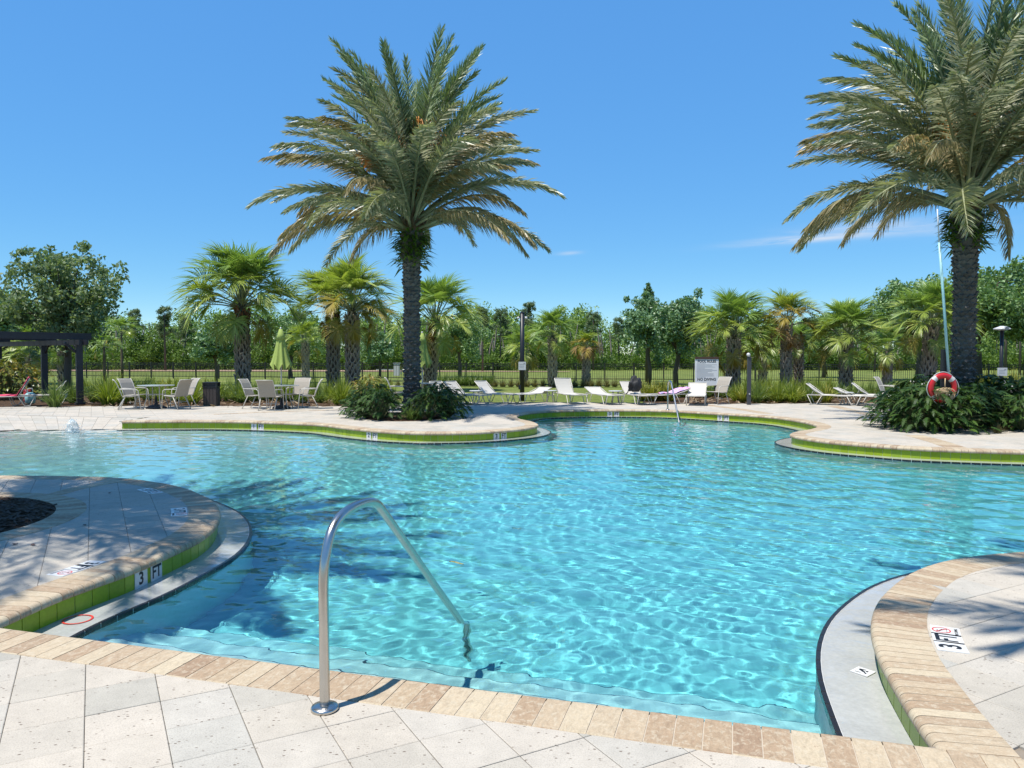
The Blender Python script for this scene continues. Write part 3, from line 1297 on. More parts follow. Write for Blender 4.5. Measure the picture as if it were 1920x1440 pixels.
M['sabal_rust'] = leaf_mat('fan_leaf_rust', [(0.20, 0.105, 0.032), (0.32, 0.18, 0.062), (0.38, 0.25, 0.12)], 0.25, 0.5, 0.8, 0.3)
M['oak_leaf'] = leaf_mat('oak_leaf', [(0.067, 0.132, 0.047), (0.149, 0.251, 0.088), (0.290, 0.401, 0.167)], 0.28, 0.42, 1.1, 0.45)
M['oak_pale'] = leaf_mat('pale_oak_leaf', [(0.081, 0.135, 0.061), (0.176, 0.243, 0.115), (0.311, 0.365, 0.216)], 0.35, 0.5, 1.1, 0.3)
M['live_oak_leaf'] = leaf_mat('live_oak_leaf', [(0.064, 0.128, 0.064), (0.131, 0.239, 0.107), (0.265, 0.367, 0.175)], 0.25, 0.4, 1.1, 0.45)
M['wood_leaf'] = leaf_mat('wood_leaf', [(0.055, 0.103, 0.035), (0.118, 0.197, 0.055), (0.236, 0.342, 0.077), (0.342, 0.451, 0.108)], 0.3, 0.5, 0.10, 0.3)
M['pine_needle'] = leaf_mat('pine_needle', [(0.062, 0.107, 0.045), (0.130, 0.193, 0.081), (0.215, 0.270, 0.125)], 0.15, 0.5, 0.5, 0.3)
M['understory'] = leaf_mat('understory_leaf', [(0.046, 0.086, 0.018), (0.096, 0.167, 0.026), (0.162, 0.243, 0.041)], 0.35, 0.5, 0.25, 0.3)
M['grass_lime'] = leaf_mat('ornamental_grass_lime', [(0.110, 0.165, 0.022), (0.209, 0.270, 0.035), (0.330, 0.352, 0.077)], 0.35, 0.4, 2.0, 0.4)
M['grass_green'] = leaf_mat('ornamental_grass_green', [(0.072, 0.122, 0.029), (0.137, 0.202, 0.050), (0.230, 0.288, 0.086)], 0.3, 0.4, 2.0, 0.4)
M['grass_brown'] = leaf_mat('faded_grass', [(0.10, 0.088, 0.042), (0.16, 0.14, 0.06), (0.23, 0.20, 0.09)], 0.3, 0.5, 2.0, 0.3)
M['xanadu'] = leaf_mat('dark_lobed_leaf', [(0.017, 0.044, 0.010), (0.035, 0.076, 0.015), (0.076, 0.132, 0.023)], 0.2, 0.5, 1.4, 0.2)
M['fern'] = leaf_mat('fern_leaf', [(0.05, 0.105, 0.014), (0.10, 0.175, 0.024), (0.19, 0.27, 0.04)], 0.3, 0.4, 3.0, 0.4)
M['croton'] = leaf_mat('croton_leaf', [(0.07, 0.12, 0.02), (0.14, 0.19, 0.03), (0.28, 0.25, 0.04), (0.34, 0.17, 0.035)], 0.25, 0.35, 3.0, 0.5)
M['yellow_leaf'] = leaf_mat('variegated_leaf', [(0.10, 0.14, 0.025), (0.24, 0.25, 0.04), (0.38, 0.34, 0.07)], 0.25, 0.4, 3.0, 0.4)
M['stem'] = simple('green_stem', (0.10, 0.12, 0.045), 0.7, var=0.2)

HX0, HX1, HY0, HY1 = -22, 22, -8, 23.4
mb = MB()
BIG = 1600
for (a, b, c, d) in ((-BIG, HY1, BIG, BIG), (-BIG, -BIG, BIG, HY0), (-BIG, HY0, HX0, HY1), (HX1, HY0, BIG, HY1)):
    mb.quad((a, b, -0.035), (c, b, -0.035), (c, d, -0.035), (a, d, -0.035))
tag(mb.build('ground', M['lawn']), 'mown green lawn running from the deck to the wood', kind='structure')
for sx in (-1, 1):
    mb = MB()
    x0, x1 = sorted((sx * 16, sx * 22))
    mb.quad((x0, 3, -0.015), (x1, 3, -0.015), (x1, 24, -0.015), (x0, 24, -0.015))
    tag(mb.build('pool_deck', M['paver']), 'pale paving past the end of the pool', kind='structure')


def ground_poly(name, px, z, mat, label, lift=None):
    o = slab(name, [G(*p).xy for p in px], z, mat)
    return tag(o, label, kind='structure')


ground_poly('mulch_bed', [(-500, 764), (60, 764), (330, 763), (640, 764), (720, 762), (745, 752), (690, 741), (560, 737), (330, 737), (60, 736), (-500, 736)], -0.022, M['mulch'],
            'brown mulch bed behind the dining tables and pergola')
ground_poly('mulch_bed', [(1286, 758), (1400, 759), (1560, 758), (1700, 758), (2100, 759), (2500, 759), (2500, 728), (1900, 727), (1500, 729), (1300, 732), (1270, 744), (1210, 747), (1205, 753), (1240, 756)], -0.022, M['mulch'],
            'brown mulch bed behind the loungers on the right')


def ell(name, c, rx, ry, z, mat, label, n=40):
    o = slab(name, [Vector((c[0] + rx * math.cos(2 * math.pi * k / n) * (1 + (0.04 * math.sin(3 * k) if n < 60 else 0)), c[1] + ry * math.sin(2 * math.pi * k / n))) for k in range(n)], z, mat)
    return tag(o, label, kind='structure')


PALM1 = G(773, 776)
PALM2 = AT(1806, 700, 18.6); PALM2.z = 0
ell('mulch_bed', (PALM1.x, PALM1.y - 0.9), 1.15, 1.55, 0.012, M['mulch'], 'dark mulch bed round the date palm in the middle')
ell('mulch_bed', (PALM2.x + 0.8, PALM2.y - 0.4), 2.8, 1.75, 0.012, M['mulch'], 'dark mulch bed round the date palm on the right')
nb_o = ell('mulch_bed', BED[0], BED[1] + 0.03, BED[1] + 0.03, -0.004, M['mulch'], 'dark round mulch bed set in the near left paving', 90)
chips = MB()
rgc = random.Random(21)
for k in range(2600):
    a, q = rgc.uniform(0, 6.283), BED[1] * math.sqrt(rgc.random()) * 0.985
    c = Vector((BED[0].x + q * math.cos(a), BED[0].y + q * math.sin(a), 0.004 + rgc.random() * 0.022 * min(1, (BED[1] - q) * 5)))
    b = rgc.uniform(0, 6.283)
    d = Vector((math.cos(b), math.sin(b), rgc.uniform(-.25, .25))) * rgc.uniform(.02, .05)
    e = Vector((-math.sin(b), math.cos(b), rgc.uniform(-.4, .4))) * rgc.uniform(.006, .014)
    chips.quad(c - d - e, c + d - e, c + d + e, c - d + e)
chips.build('mulch_chips', simple('mulch_chip', (0.075, 0.05, 0.035), 0.95, var=0.6, scale=40), nb_o, kind='stuff')
# brick ring round the near bed
ringp = [Vector((BED[0].x + (BED[1] + 0.28) * math.cos(a), BED[0].y + (BED[1] + 0.28) * math.sin(a))) for a in np.linspace(-2.6, 3.6, 80)]
bedring = thing('paver_border', 'ring of narrow bricks round the near mulch bed', None)
tag(bedring, kind='structure')
RINGP = [(0.0, -0.01), (0.0, 0.003), (0.28, 0.003), (0.28, -0.01)]
ringo = [Vector((BED[0].x + BED[1] * math.cos(a), BED[0].y + BED[1] * math.sin(a))) for a in np.linspace(3.6, -2.6, 80)]
lay_coping(bedring, ringo[::-1], 0.085, prof=RINGP, key=in_frame_first, cap=110, name='border_brick')


def band(px, width, label, step=0.11):
    """a strip of bricks let into the paving"""
    p = thing('paver_border', label, None)
    tag(p, kind='structure')
    pl = catmull([G(*q).xy for q in px], 0.1)
    lay_coping(p, pl, step, prof=[(-width / 2, -0.01), (-width / 2, 0.003), (width / 2, 0.003), (width / 2, -0.01)], key=in_frame_first, cap=60, name='border_brick')


band([(100, 928), (140, 917), (190, 907), (240, 899)], 0.2, 'narrow brick band across the near left paving')
band([(1305, 757.5), (1345, 762), (1392, 768), (1440, 776)], 0.36, 'tan brick band across the far paving by the pool corner')
band([(1560, 761), (1600, 770), (1640, 780)], 0.36, 'tan brick band running under the shrubs on the right')
band([(1712, 816), (1750, 826), (1800, 842)], 0.36, 'tan brick band from the right shrubs to the coping')
band([(400, 777), (520, 772), (650, 768)], 0.2, 'grey brick band in front of the dining tables')

# bare soil and a mown verge beyond the fence
o = slab('path', [Vector((-75, 84)), Vector((-18, 80)), Vector((6, 78)), Vector((6, 80)), Vector((-18, 87)), Vector((-75, 96))], 0.02, M['soil'])
tag(o, 'bare pinkish soil track beyond the left part of the fence', kind='structure')


# ================================================================== PALMS
def frond_mesh(name, L, droop, vee, mat, seed, hang=0.0, width=0.5, n=124, twist=0.0):
    """a date palm frond along +X from its base, up = +Z"""
    rg = random.Random(seed)
    mb = MB()
    N = 16
    pts, ang = [Vector((0, 0, 0))], 0.0
    tans = []
    side = rg.uniform(-0.12, 0.12)
    for i in range(N):
        t = i / N
        a = -droop * (t ** 1.45)
        d = Vector((math.cos(a), side * t, math.sin(a))).normalized()
        tans.append(d)
        pts.append(pts[-1] + d * (L / N))
    tans.append(tans[-1])
    rad = [0.045 * (1 - i / N) ** 0.8 + 0.006 for i in range(N + 1)]
    mb.tube(pts, rad, 5, 1)

    def at(t):
        f = min(N - 1e-4, t * N)
        i = int(f)
        return pts[i].lerp(pts[i + 1], f - i), tans[i].lerp(tans[i + 1], f - i).normalized()
    for k in range(n):
        t = 0.17 + 0.83 * (k / (n - 1)) ** 0.95
        p, T = at(t)
        S0 = Vector((0, 0, 1)).cross(T).normalized()
        Nn = T.cross(S0).normalized()
        prof = min(1.0, 0.35 + (t - 0.17) * 3.2) * (1.0 if t < 0.6 else 1 - 0.62 * ((t - 0.6) / 0.4) ** 1.3)
        for s in (-1, 1):
            ll = 1.12 * width * prof * rg.uniform(0.85, 1.12)
            a = R(66 - 36 * t) + rg.uniform(-0.16, 0.16)
            v = R(vee) + rg.choice((-0.42, 0.0, 0.4)) + rg.uniform(-0.2, 0.2)
            D = T * math.cos(a) + (S0 * (s * math.cos(v)) + Nn * math.sin(v)) * math.sin(a)
            D.normalize()
            Wd = D.cross(T).normalized()
            Wd = (Wd + Nn.cross(D) * rg.uniform(-0.6, 0.6)).normalized()
            w = 0.0185
            b = p + D * 0.01
            m = b + D * (ll * 0.5) + Vector((0, 0, -hang * ll * 0.16))
            e = b + D * ll * (1 - 0.25 * hang) + Vector((0, 0, -hang * ll * 0.62))
            i0 = len(mb.v)
            mb.v += [tuple(b + Wd * w * 0.7), tuple(b - Wd * w * 0.7), tuple(m - Wd * w), tuple(m + Wd * w), tuple(e)]
            mb.f += [(i0, i0 + 1, i0 + 2, i0 + 3), (i0 + 3, i0 + 2, i0 + 4)]
            mb.m += [0, 0]
    return mb.mesh(name, [mat, M['rachis']])


FR_YOUNG = [frond_mesh('frond', 4.5, 0.62, 34, M['date_young'], 1, 0.0, 0.50), frond_mesh('frond', 4.4, 0.85, 30, M['date_young'], 2, 0.05, 0.52),
            frond_mesh('frond', 4.55, 0.72, 26, M['date_young'], 12, 0.0, 0.5)]
FR_MID = [frond_mesh('frond', 4.7, 1.05, 22, M['date_mid'], 3, 0.22, 0.52), frond_mesh('frond', 4.6, 1.25, 16, M['date_mid'], 4, 0.35, 0.54),
          frond_mesh('frond', 4.5, 1.15, 12, M['date_mid'], 5, 0.5, 0.54)]
FR_OLD = [frond_mesh('frond', 4.5, 1.22, -6, M['date_old'], 6, 0.85, 0.52), frond_mesh('frond', 4.4, 1.38, -14, M['date_old'], 7, 0.9, 0.5),
          frond_mesh('frond', 4.4, 1.28, -8, M['date_mid'], 8, 0.8, 0.52)]
FR_DRY = [frond_mesh('frond', 4.3, 1.3, -14, M['date_dry'], 9, 1.0, 0.5), frond_mesh('frond', 4.2, 1.45, -20, M['date_dry'], 10, 1.0, 0.48)]


def fruit_mesh(seed):
    rg = random.Random(seed)
    mb = MB()
    pts = [Vector((0, 0, 0)), Vector((0.3, 0, 0.35)), Vector((0.55, 0, 0.6)), Vector((0.75, 0, 0.7))]
    mb.tube(pts, [0.03, 0.026, 0.022, 0.015], 5)
    for k in range(80):
        t = rg.uniform(0.45, 1)
        b = pts[2].lerp(pts[3], (t - 0.5) * 2) if t > 0.5 else pts[2]
        d = Vector((rg.uniform(0.2, 0.7), rg.uniform(-0.5, 0.5), rg.uniform(-0.3, 0.6)))
        e = b + d * 0.42
        f = e + Vector((d.x * 0.2, d.y * 0.2, -0.28))
        mb.tube([b, e, f], [0.008, 0.007, 0.005], 3, cap=False)
    return mb.mesh('fruit_stalk', M['fruit'])


FRUIT = [fruit_mesh(1), fruit_mesh(2)]


def date_trunk(H, r, seed):
    """core plus overlapping leaf-base scales"""
    rg = random.Random(seed)
    core = MB()
    prof = [(r * 1.18, 0.0), (r * 1.02, 0.25), (r * 0.9, 0.8), (r * 0.88, H * 0.6), (r * 1.0, H * 0.86), (r * 1.25, H * 0.95), (r * 1.15, H)]
    core.lathe(prof, 14)
    sc = MB()
    z, row = 0.06, 0
    while z < H * 0.985:
        rr = np.interp(z, [q[1] for q in prof], [q[0] for q in prof])
        big = 1.0 if z < H * 0.84 else 1.75
        hgt, cnt = 0.115 * big, max(8, int(2 * math.pi * rr / (0.17 * big)))
        for k in range(cnt):
            a = 2 * math.pi * (k + 0.5 * (row % 2)) / cnt + rg.uniform(-0.06, 0.06)
            w = 0.105 * big * rg.uniform(0.85, 1.1)
            ca, sa = math.cos(a), math.sin(a)
            tx, ty = -sa, ca
            o = rg.uniform(0.025, 0.075) * (1 + 0.5 * (big > 1))
            def P(u, rad, zz):
                return (ca * rad + tx * u, sa * rad + ty * u, zz)
            zz = z + rg.uniform(-0.03, 0.03)
            A = [P(-w, rr - 0.02, zz), P(0, rr - 0.01, zz - hgt * 0.5), P(w, rr - 0.02, zz)]
            B = [P(-w * 0.55, rr + o, zz + hgt * 0.55), P(0, rr + o * 1.15, zz + hgt * 0.35), P(w * 0.55, rr + o, zz + hgt * 0.55)]
            T_ = P(0, rr - 0.02, zz + hgt * 0.95)
            i = len(sc.v)
            sc.v += A + B + [T_]
            sc.f += [(i, i + 1, i + 4, i + 3), (i + 1, i + 2, i + 5, i + 4), (i + 3, i + 4, i + 6), (i + 4, i + 5, i + 6), (i, i + 3, i + 6), (i + 5, i + 2, i + 6)]
            sc.m += [0] * 6
        z += hgt * 0.92
        row += 1
    return core, sc


def fern_mesh(r, z0, z1, seed, n=430):
    rg = random.Random(seed)
    mb = MB()
    for k in range(n):
        a = rg.uniform(0, 2 * math.pi)
        z = z0 + (z1 - z0) * rg.random() ** 0.8
        d = Vector((math.cos(a), math.sin(a), rg.uniform(-0.35, 0.75))).normalized()
        b = Vector((math.cos(a) * r, math.sin(a) * r, z))
        L = rg.uniform(0.22, 0.50)
        s = Vector((-math.sin(a), math.cos(a), rg.uniform(-0.4, 0.4))).normalized()
        w = rg.uniform(0.022, 0.042)
        m = b + d * L * 0.55
        e = b + d * L + Vector((0, 0, -L * 0.28))
        i = len(mb.v)
        mb.v += [tuple(b - s * w * .3), tuple(b + s * w * .3), tuple(m + s * w), tuple(m - s * w), tuple(e)]
        mb.f += [(i, i + 1, i + 2, i + 3), (i + 3, i + 2, i + 4)]
        mb.m += [0, 0]
    return mb.mesh('fern_growth', M['fern'])


def date_palm(loc, H, r, scale, seed, label, group=None, n=120, clear=False, fruit=(1.45, 7)):
    rg = random.Random(seed)
    p = thing('date_palm', label, 'palm tree', loc, 0, group)
    core, sc = date_trunk(H, r, seed)
    tr = core.build('trunk', M['date_bark'], p, True)
    sc.build('bark_scales', M['date_bark'], p, kind='stuff')
    hd = MB()
    hl = 1.45 * scale
    hd.lathe([(r * 1.1, H - 0.05), (r * 1.0, H + hl * 0.3), (r * 0.75, H + hl * 0.65), (r * 0.35, H + hl)], 12)
    # stubs of old frond bases and fibre on the head
    for k in range(60):
        a = rg.uniform(0, 6.283)
        u = rg.random()
        rr = r * (1.05 - 0.6 * u)
        b = Vector((math.cos(a) * rr, math.sin(a) * rr, H + hl * u))
        hd.tube([b, b + Vector((math.cos(a) * 0.16, math.sin(a) * 0.16, 0.28)) * rg.uniform(0.7, 1.3)], [0.05, 0.02], 4)
    hd.build('crown_head', M['date_head'], p)
    for k in range(n):
        u = (k + 0.5) / n
        az = k * 2.39996 + rg.uniform(-0.22, 0.22)
        el = 87 - 58 * u ** 0.9 + rg.uniform(-10, 10)
        if u > 0.84:
            el -= 12
        if u < 0.34:
            me = rg.choice(FR_YOUNG)
        elif u < 0.6:
            me = rg.choice(FR_MID)
        elif u < 0.86:
            me = rg.choice(FR_OLD + FR_MID + FR_MID[1:] + (FR_DRY if u > 0.68 else []))
        else:
            me = rg.choice(FR_MID[1:] + FR_OLD)
        if clear:
            e2 = R(el - 28)
            tip = Vector(loc) + Vector((math.cos(az) * 3.9 * math.cos(e2), math.sin(az) * 3.9 * math.cos(e2), H + 0.4 + 3.9 * math.sin(e2)))
            if tip.y > 2 and abs(tip.x) < 0.70 * tip.y + 0.3 and tip.z < CAM_H + 0.49 * tip.y + 0.9:
                continue
        s = scale * rg.uniform(0.9, 1.06) * (0.86 if u < 0.06 else 1.0)
        rr = r * (0.25 + 0.75 * u)
        link('frond', me, p, (math.cos(az) * rr * 0.8, math.sin(az) * rr * 0.8, H + hl * 0.86 * (1 - u) ** 0.9 + 0.02),
             (rg.uniform(-0.35, 0.35), -R(el), az), s)
    for k, (az, zf, el_) in enumerate(((4.05, 1.0, 34), (4.3, .80, 12), (5.3, .95, 20), (5.75, .75, 6), (3.5, .7, 14), (0.6, .7, 25), (1.8, .8, 30))[:fruit[1]]):
        az += rg.uniform(-0.15, 0.15)
        link('fruit_stalk', FRUIT[k % 2], p, (math.cos(az) * r * 0.6, math.sin(az) * r * 0.6, H + hl * zf), (0, -R(el_), az), scale * fruit[0] * rg.uniform(0.95, 1.2))
    f = link('fern_growth', fern_mesh(r * 1.15, H - 0.95, H - 0.02, seed + 5), p)
    f['kind'] = 'stuff'
    return p


date_palm(PALM1, Zat(436, PALM1.y), 0.222, 0.905, 11, 'date palm with orange fruit stalks standing in the middle of the deck')
date_palm(PALM2, Zat(396, PALM2.y), 0.255, 0.95, 23, 'taller date palm on the right with a red life ring hung before it', fruit=(1.15, 5))
# two more stand just outside the photograph and shade the near paving
date_palm(Vector((-7.15, 6.5, 0)), 6.1, 0.3, 0.9, 31, 'date palm standing in the near round mulch bed', n=96, clear=True)
date_palm(Vector((4.75, 2.75, 0)), 6.9, 0.3, 1.0, 47, 'date palm standing on the near right paving', n=96, clear=True)


# ---------------------------------------------------------------- fan palms
def fan_leaf(name, mat, seed, pet=1.22, rad=0.80, droop=0.5, nseg=50):
    rg = random.Random(seed)
    mb = MB()
    pts = [Vector((0, 0, 0))]
    a = 0.0
    for i in range(6):
        a -= droop * 0.1
        pts.append(pts[-1] + Vector((math.cos(a), 0, math.sin(a))) * (pet / 6))
    mb.tube(pts, [0.028, 0.024, 0.02, 0.018, 0.016, 0.015, 0.013], 4, 1)
    h = pts[-1]
    # costa bends down through the blade
    cost = [h]
    for i in range(5):
        a -= 0.16 + droop * 0.12
        cost.append(cost[-1] + Vector((math.cos(a), 0, math.sin(a))) * (rad * 0.5 / 5))
    for k in range(nseg):
        f = k / (nseg - 1) * 2 - 1
        s = 1 if f > 0 else -1
        th = abs(f) * R(138)
        ci = max(0.0, 1 - abs(f) * 1.25) * 4.99
        i = int(ci)
        b = cost[i].lerp(cost[i + 1], ci - i)
        tang = (cost[min(5, i + 1)] - cost[max(0, i)]).normalized()
        up = Vector((-tang.z, 0, tang.x))
        D = tang * math.cos(th) + (Vector((0, s, 0)) * 0.93 + up * 0.36) * math.sin(th)
        D.normalize()
        L = rad * (1.0 - 0.32 * abs(f) ** 2) * rg.uniform(0.9, 1.08) * (0.72 if abs(f) < 0.2 else 1)
        Wd = D.cross(up).normalized()
        Wd = (Wd + up * rg.uniform(-0.5, 0.5)).normalized()
        w = 0.0165
        g = rg.uniform(0.5, 1.3) * (0.4 + droop)
        m1 = b + D * L * 0.45
        m2 = b + D * L * 0.75 + Vector((0, 0, -0.10 * L * g))
        e = b + D * L * 0.95 + Vector((0, 0, -0.36 * L * g))
        i0 = len(mb.v)
        mb.v += [tuple(b + Wd * w * .5), tuple(b - Wd * w * .5), tuple(m1 - Wd * w * 1.25), tuple(m1 + Wd * w * 1.25), tuple(m2 - Wd * w * .7), tuple(m2 + Wd * w * .7), tuple(e)]
        mb.f += [(i0, i0 + 1, i0 + 2, i0 + 3), (i0 + 3, i0 + 2, i0 + 4, i0 + 5), (i0 + 5, i0 + 4, i0 + 6)]
        mb.m += [0, 0, 0]
    return mb.mesh(name, [mat, M['rachis']])


FAN = {k: [fan_leaf('fan_leaf', M[m], sd + q, droop=dr) for q, dr in enumerate(ds)] for k, m, sd, ds in
       (('green', 'sabal', 100, (0.12, 0.3, 0.55)), ('lime', 'sabal_lime', 110, (0.15, 0.35, 0.55)), ('gold', 'sabal_gold', 120, (0.5, 0.8)), ('rust', 'sabal_rust', 130, (0.8, 1.1)))}


def boots(H, r, seed, red):
    rg = random.Random(seed)
    mb = MB()
    z, row = 0.1, 0
    while z < H - 0.1:
        cnt = 7
        for k in range(cnt):
            a = 2 * math.pi * (k + 0.5 * (row % 2)) / cnt + rg.uniform(-0.08, 0.08)
            L = rg.uniform(0.26, 0.42)
            for s in (-1, 1):
                a2 = a + s * rg.uniform(0.32, 0.5)
                b = Vector((math.cos(a) * (r + .0), math.sin(a) * (r + .0), z))
                e = Vector((math.cos(a2) * (r + rg.uniform(.05, .12)), math.sin(a2) * (r + .09), z + L * rg.uniform(.7, 1)))
                mb.bar(b, e, 0.075, 0.022, 1 if (z > H * 0.75 and red) else 0)
        z += 0.17
        row += 1
    return mb.mesh('leaf_bases', [M['boot'], M['boot_red']])


def sabal(px, d, yc, rpx, tone, label, seed, booted=True, n=48, lean=0.0, red=False, group=None, thin=1.0):
    rg = random.Random(seed)
    s = rpx / FPX * d / 1.88
    X = XatY(px, d)
    H = max(0.9, Zat(yc + 0.12 * rpx, d) - 0.1 * s)
    p = thing('fan_palm', label, 'palm tree', (X, d, -0.03), 0, group)
    r = 0.205 * max(0.72, min(1.12, s)) * thin
    tr = MB()
    lx = lean
    tr.tube([(0, 0, 0), (lx * .3, 0, H * .4), (lx * .7, 0, H * .75), (lx, 0, H + 0.25 * s)], [r * 1.15, r, r * 0.95, r * 0.6], 10)
    to = tr.build('trunk', M['core'], p, True)
    if booted:
        bo = link('leaf_bases', boots(H, r, seed, red), p)
        bo['kind'] = 'stuff'
        if lx:
            bo.rotation_euler = (0, math.atan2(lx, H), 0)
    for k in range(n):
        u = (k + 0.5) / n
        az = k * 2.39996 + rg.uniform(-0.3, 0.3)
        el = 88 - 88 * u ** 1.15 + rg.uniform(-9, 9)
        if u > 0.86:
            el -= 24
        q = u + rg.uniform(-0.12, 0.12)
        if tone == 'gold':
            key = 'lime' if q < 0.32 else 'gold' if q < 0.78 else 'rust'
        elif tone == 'lime':
            key = 'lime' if q < 0.84 else 'gold' if q < 1.0 else 'rust'
        elif tone == 'mixed':
            key = 'green' if q < 0.5 else 'lime' if q < 0.9 else 'gold'
        else:
            key = 'green' if q < 0.8 else 'lime' if q < 0.93 else 'gold'
        me = rg.choice(FAN[key])
        link('fan_leaf', me, p, (lx, 0, H + 0.22 * s * (1 - u)), (rg.uniform(-0.5, 0.5), -R(el), az), s * rg.uniform(0.86, 1.08) * (0.8 if u > 0.86 else 1.0))
    return p


sabal(455, 31.5, 560, 112, 'mixed', 'large fan palm with a crisscross trunk behind the bin', 201, n=64, red=True)
sabal(625, 34.0, 568, 84, 'lime', 'fan palm with the darker reddish trunk of the close pair left of the date palm', 202, n=46, red=True)
sabal(661, 32.0, 572, 92, 'lime', 'fan palm with the wider brown trunk of the close pair left of the date palm', 203, n=50)
sabal(803, 36.0, 596, 88, 'mixed', 'fan palm half hidden behind the date palm in the middle', 204, n=46, red=True, lean=0.35)
sabal(573, 47.0, 640, 42, 'lime', 'small fan palm behind the closed green umbrella by the fence', 205, n=30)
sabal(1036, 40.0, 626, 54, 'green', 'tall fan palm by the fence right of the black lamp pole', 206, n=40)
sabal(982, 43.5, 655, 48, 'mixed', 'drooping fan palm directly behind the black lamp pole', 207, n=34)
sabal(1099, 42.0, 650, 33, 'gold', 'small fan palm with a yellow and orange crown by the fence', 208, n=34)
sabal(1375, 32.5, 622, 86, 'mixed', 'broad fan palm right behind the pool rules sign', 209, n=52)
sabal(1430, 40.0, 655, 50, 'mixed', 'shorter fan palm behind the slim dark camera post', 210, n=34)
sabal(1474, 32.5, 602, 64, 'gold', 'fan palm with a yellowing crown in the right hand row', 211, n=40)
sabal(1497, 36.0, 640, 44, 'green', 'fan palm trunk half hidden behind the yellowing fan palm', 212, n=30)
sabal(1586, 32.0, 632, 80, 'mixed', 'bushy fan palm above the white loungers on the right', 213, n=52)
sabal(1664, 38.0, 655, 50, 'mixed', 'low fan palm between the bushy palm and the life ring', 214, n=34)
sabal(1738, 30.0, 604, 84, 'mixed', 'fan palm just left of the right date palm trunk', 215, n=50, lean=0.15)
sabal(229, 49.0, 622, 36, 'green', 'slender fan palm with a thin bare trunk right of the pergola', 216, booted=False, n=24, thin=0.55)
sabal(196, 46.0, 648, 32, 'green', 'small dark fan palm between the pergola and the slender palm', 217, booted=False, n=22, thin=0.6)
sabal(60, 38.0, 660, 60, 'mixed', 'fan palm seen through the pergola', 218, n=36)
sabal(118, 36.0, 655, 40, 'green', 'short fan palm behind the second pergola post', 219, n=26)


# ================================================================== BROADLEAF TREES AND THE WOOD
def leaf_cloud(centers, radii, per, size, seed, flat=0.0, aspect=1.7):
    """leaf-sized quads spread through clumps"""
    rg = np.random.default_rng(seed)
    n = len(centers) * per
    c = np.repeat(np.asarray(centers), per, 0)
    r = np.repeat(np.asarray(radii), per, 0)
    d = rg.normal(size=(n, 3))
    d /= np.linalg.norm(d, axis=1)[:, None]
    rad = rg.random(n) ** 0.5
    p = c + d * (rad * 1.0)[:, None] * (r[:, None] if r.ndim == 1 else r)
    u = rg.normal(size=(n, 3))
    u += d * 0.4
    u /= np.linalg.norm(u, axis=1)[:, None]
    w = np.cross(u, rg.normal(size=(n, 3)))
    w /= np.linalg.norm(w, axis=1)[:, None]
    s = size * rg.uniform(0.6, 1.35, n)
    a = u * (s * aspect / 2)[:, None]
    b = w * (s / 2)[:, None]
    V = np.stack([p - a, p + b * 0.9 - a * 0.1, p + a, p - b * 0.9 - a * 0.1], 1).reshape(-1, 3)
    F = np.arange(4 * n).reshape(n, 4)
    return V, F


def crown_clumps(rx, rz, zc, k, seed, rc, low=-0.75, spikes=0.25):
    rg = np.random.default_rng(seed)
    out, rad = [], []
    while len(out) < k:
        d = rg.normal(size=3)
        d /= np.linalg.norm(d)
        if d[2] < low:
            continue
        q = rg.random() ** 0.42
        lump = 0.82 + 0.3 * math.sin(3.1 * d[0] + seed) * math.cos(2.7 * d[1] + 2 * d[2] + seed)
        if rg.random() < spikes and d[2] > -0.1:
            q *= rg.uniform(1.02, 1.38)
        out.append((d[0] * rx * q * lump, d[1] * rx * q * lump, zc + d[2] * rz * q * lump))
        rad.append(rc * rg.uniform(0.6, 1.25) * (0.6 if q > 1.05 else 1))
    return np.array(out), np.array(rad)


def tree_proto(H, rx, zc, rz, k, per, size, seed, leaf, rc, trunk_r, fork=0.5, low=-0.75, spikes=0.25):
    cen, rad = crown_clumps(rx, rz, zc, k, seed, rc, low, spikes)
    V, F = leaf_cloud(cen, rad, per, size, seed + 1)
    crown = np_mesh('crown', V, F, leaf)
    rg = random.Random(seed)
    tb = MB()
    fz = zc - rz * fork
    tb.tube([(0, 0, 0), (rg.uniform(-.1, .1), 0, fz * .5), (rg.uniform(-.15, .15), 0, fz), (0, 0, zc + rz * 0.5)], [trunk_r * 1.25, trunk_r, trunk_r * .85, trunk_r * .2], 8)
    idx = list(range(len(cen)))
    rg.shuffle(idx)
    for i in idx[:min(46, len(idx))]:
        c = Vector(cen[i])
        b = Vector((0, 0, min(c.z - 0.25, fz + rg.random() * rz * 0.9)))
        m = b.lerp(c, 0.5) + Vector((0, 0, 0.12 * (c - b).length))
        tb.tube([b, m, c], [trunk_r * .36, trunk_r * .2, trunk_r * .05], 4, cap=False)
    return tb.mesh('trunk', M['bark'], True), crown


def plant_tree(proto, px, d, label, scale=1.0, name='tree', cat='tree', rz=0.0, group=None, z=-0.03):
    t = thing(name, label, cat, (XatY(px, d), d, z), rz, group, scale)
    link('trunk', proto[0], t)
    c = link('crown', proto[1], t)
    return t


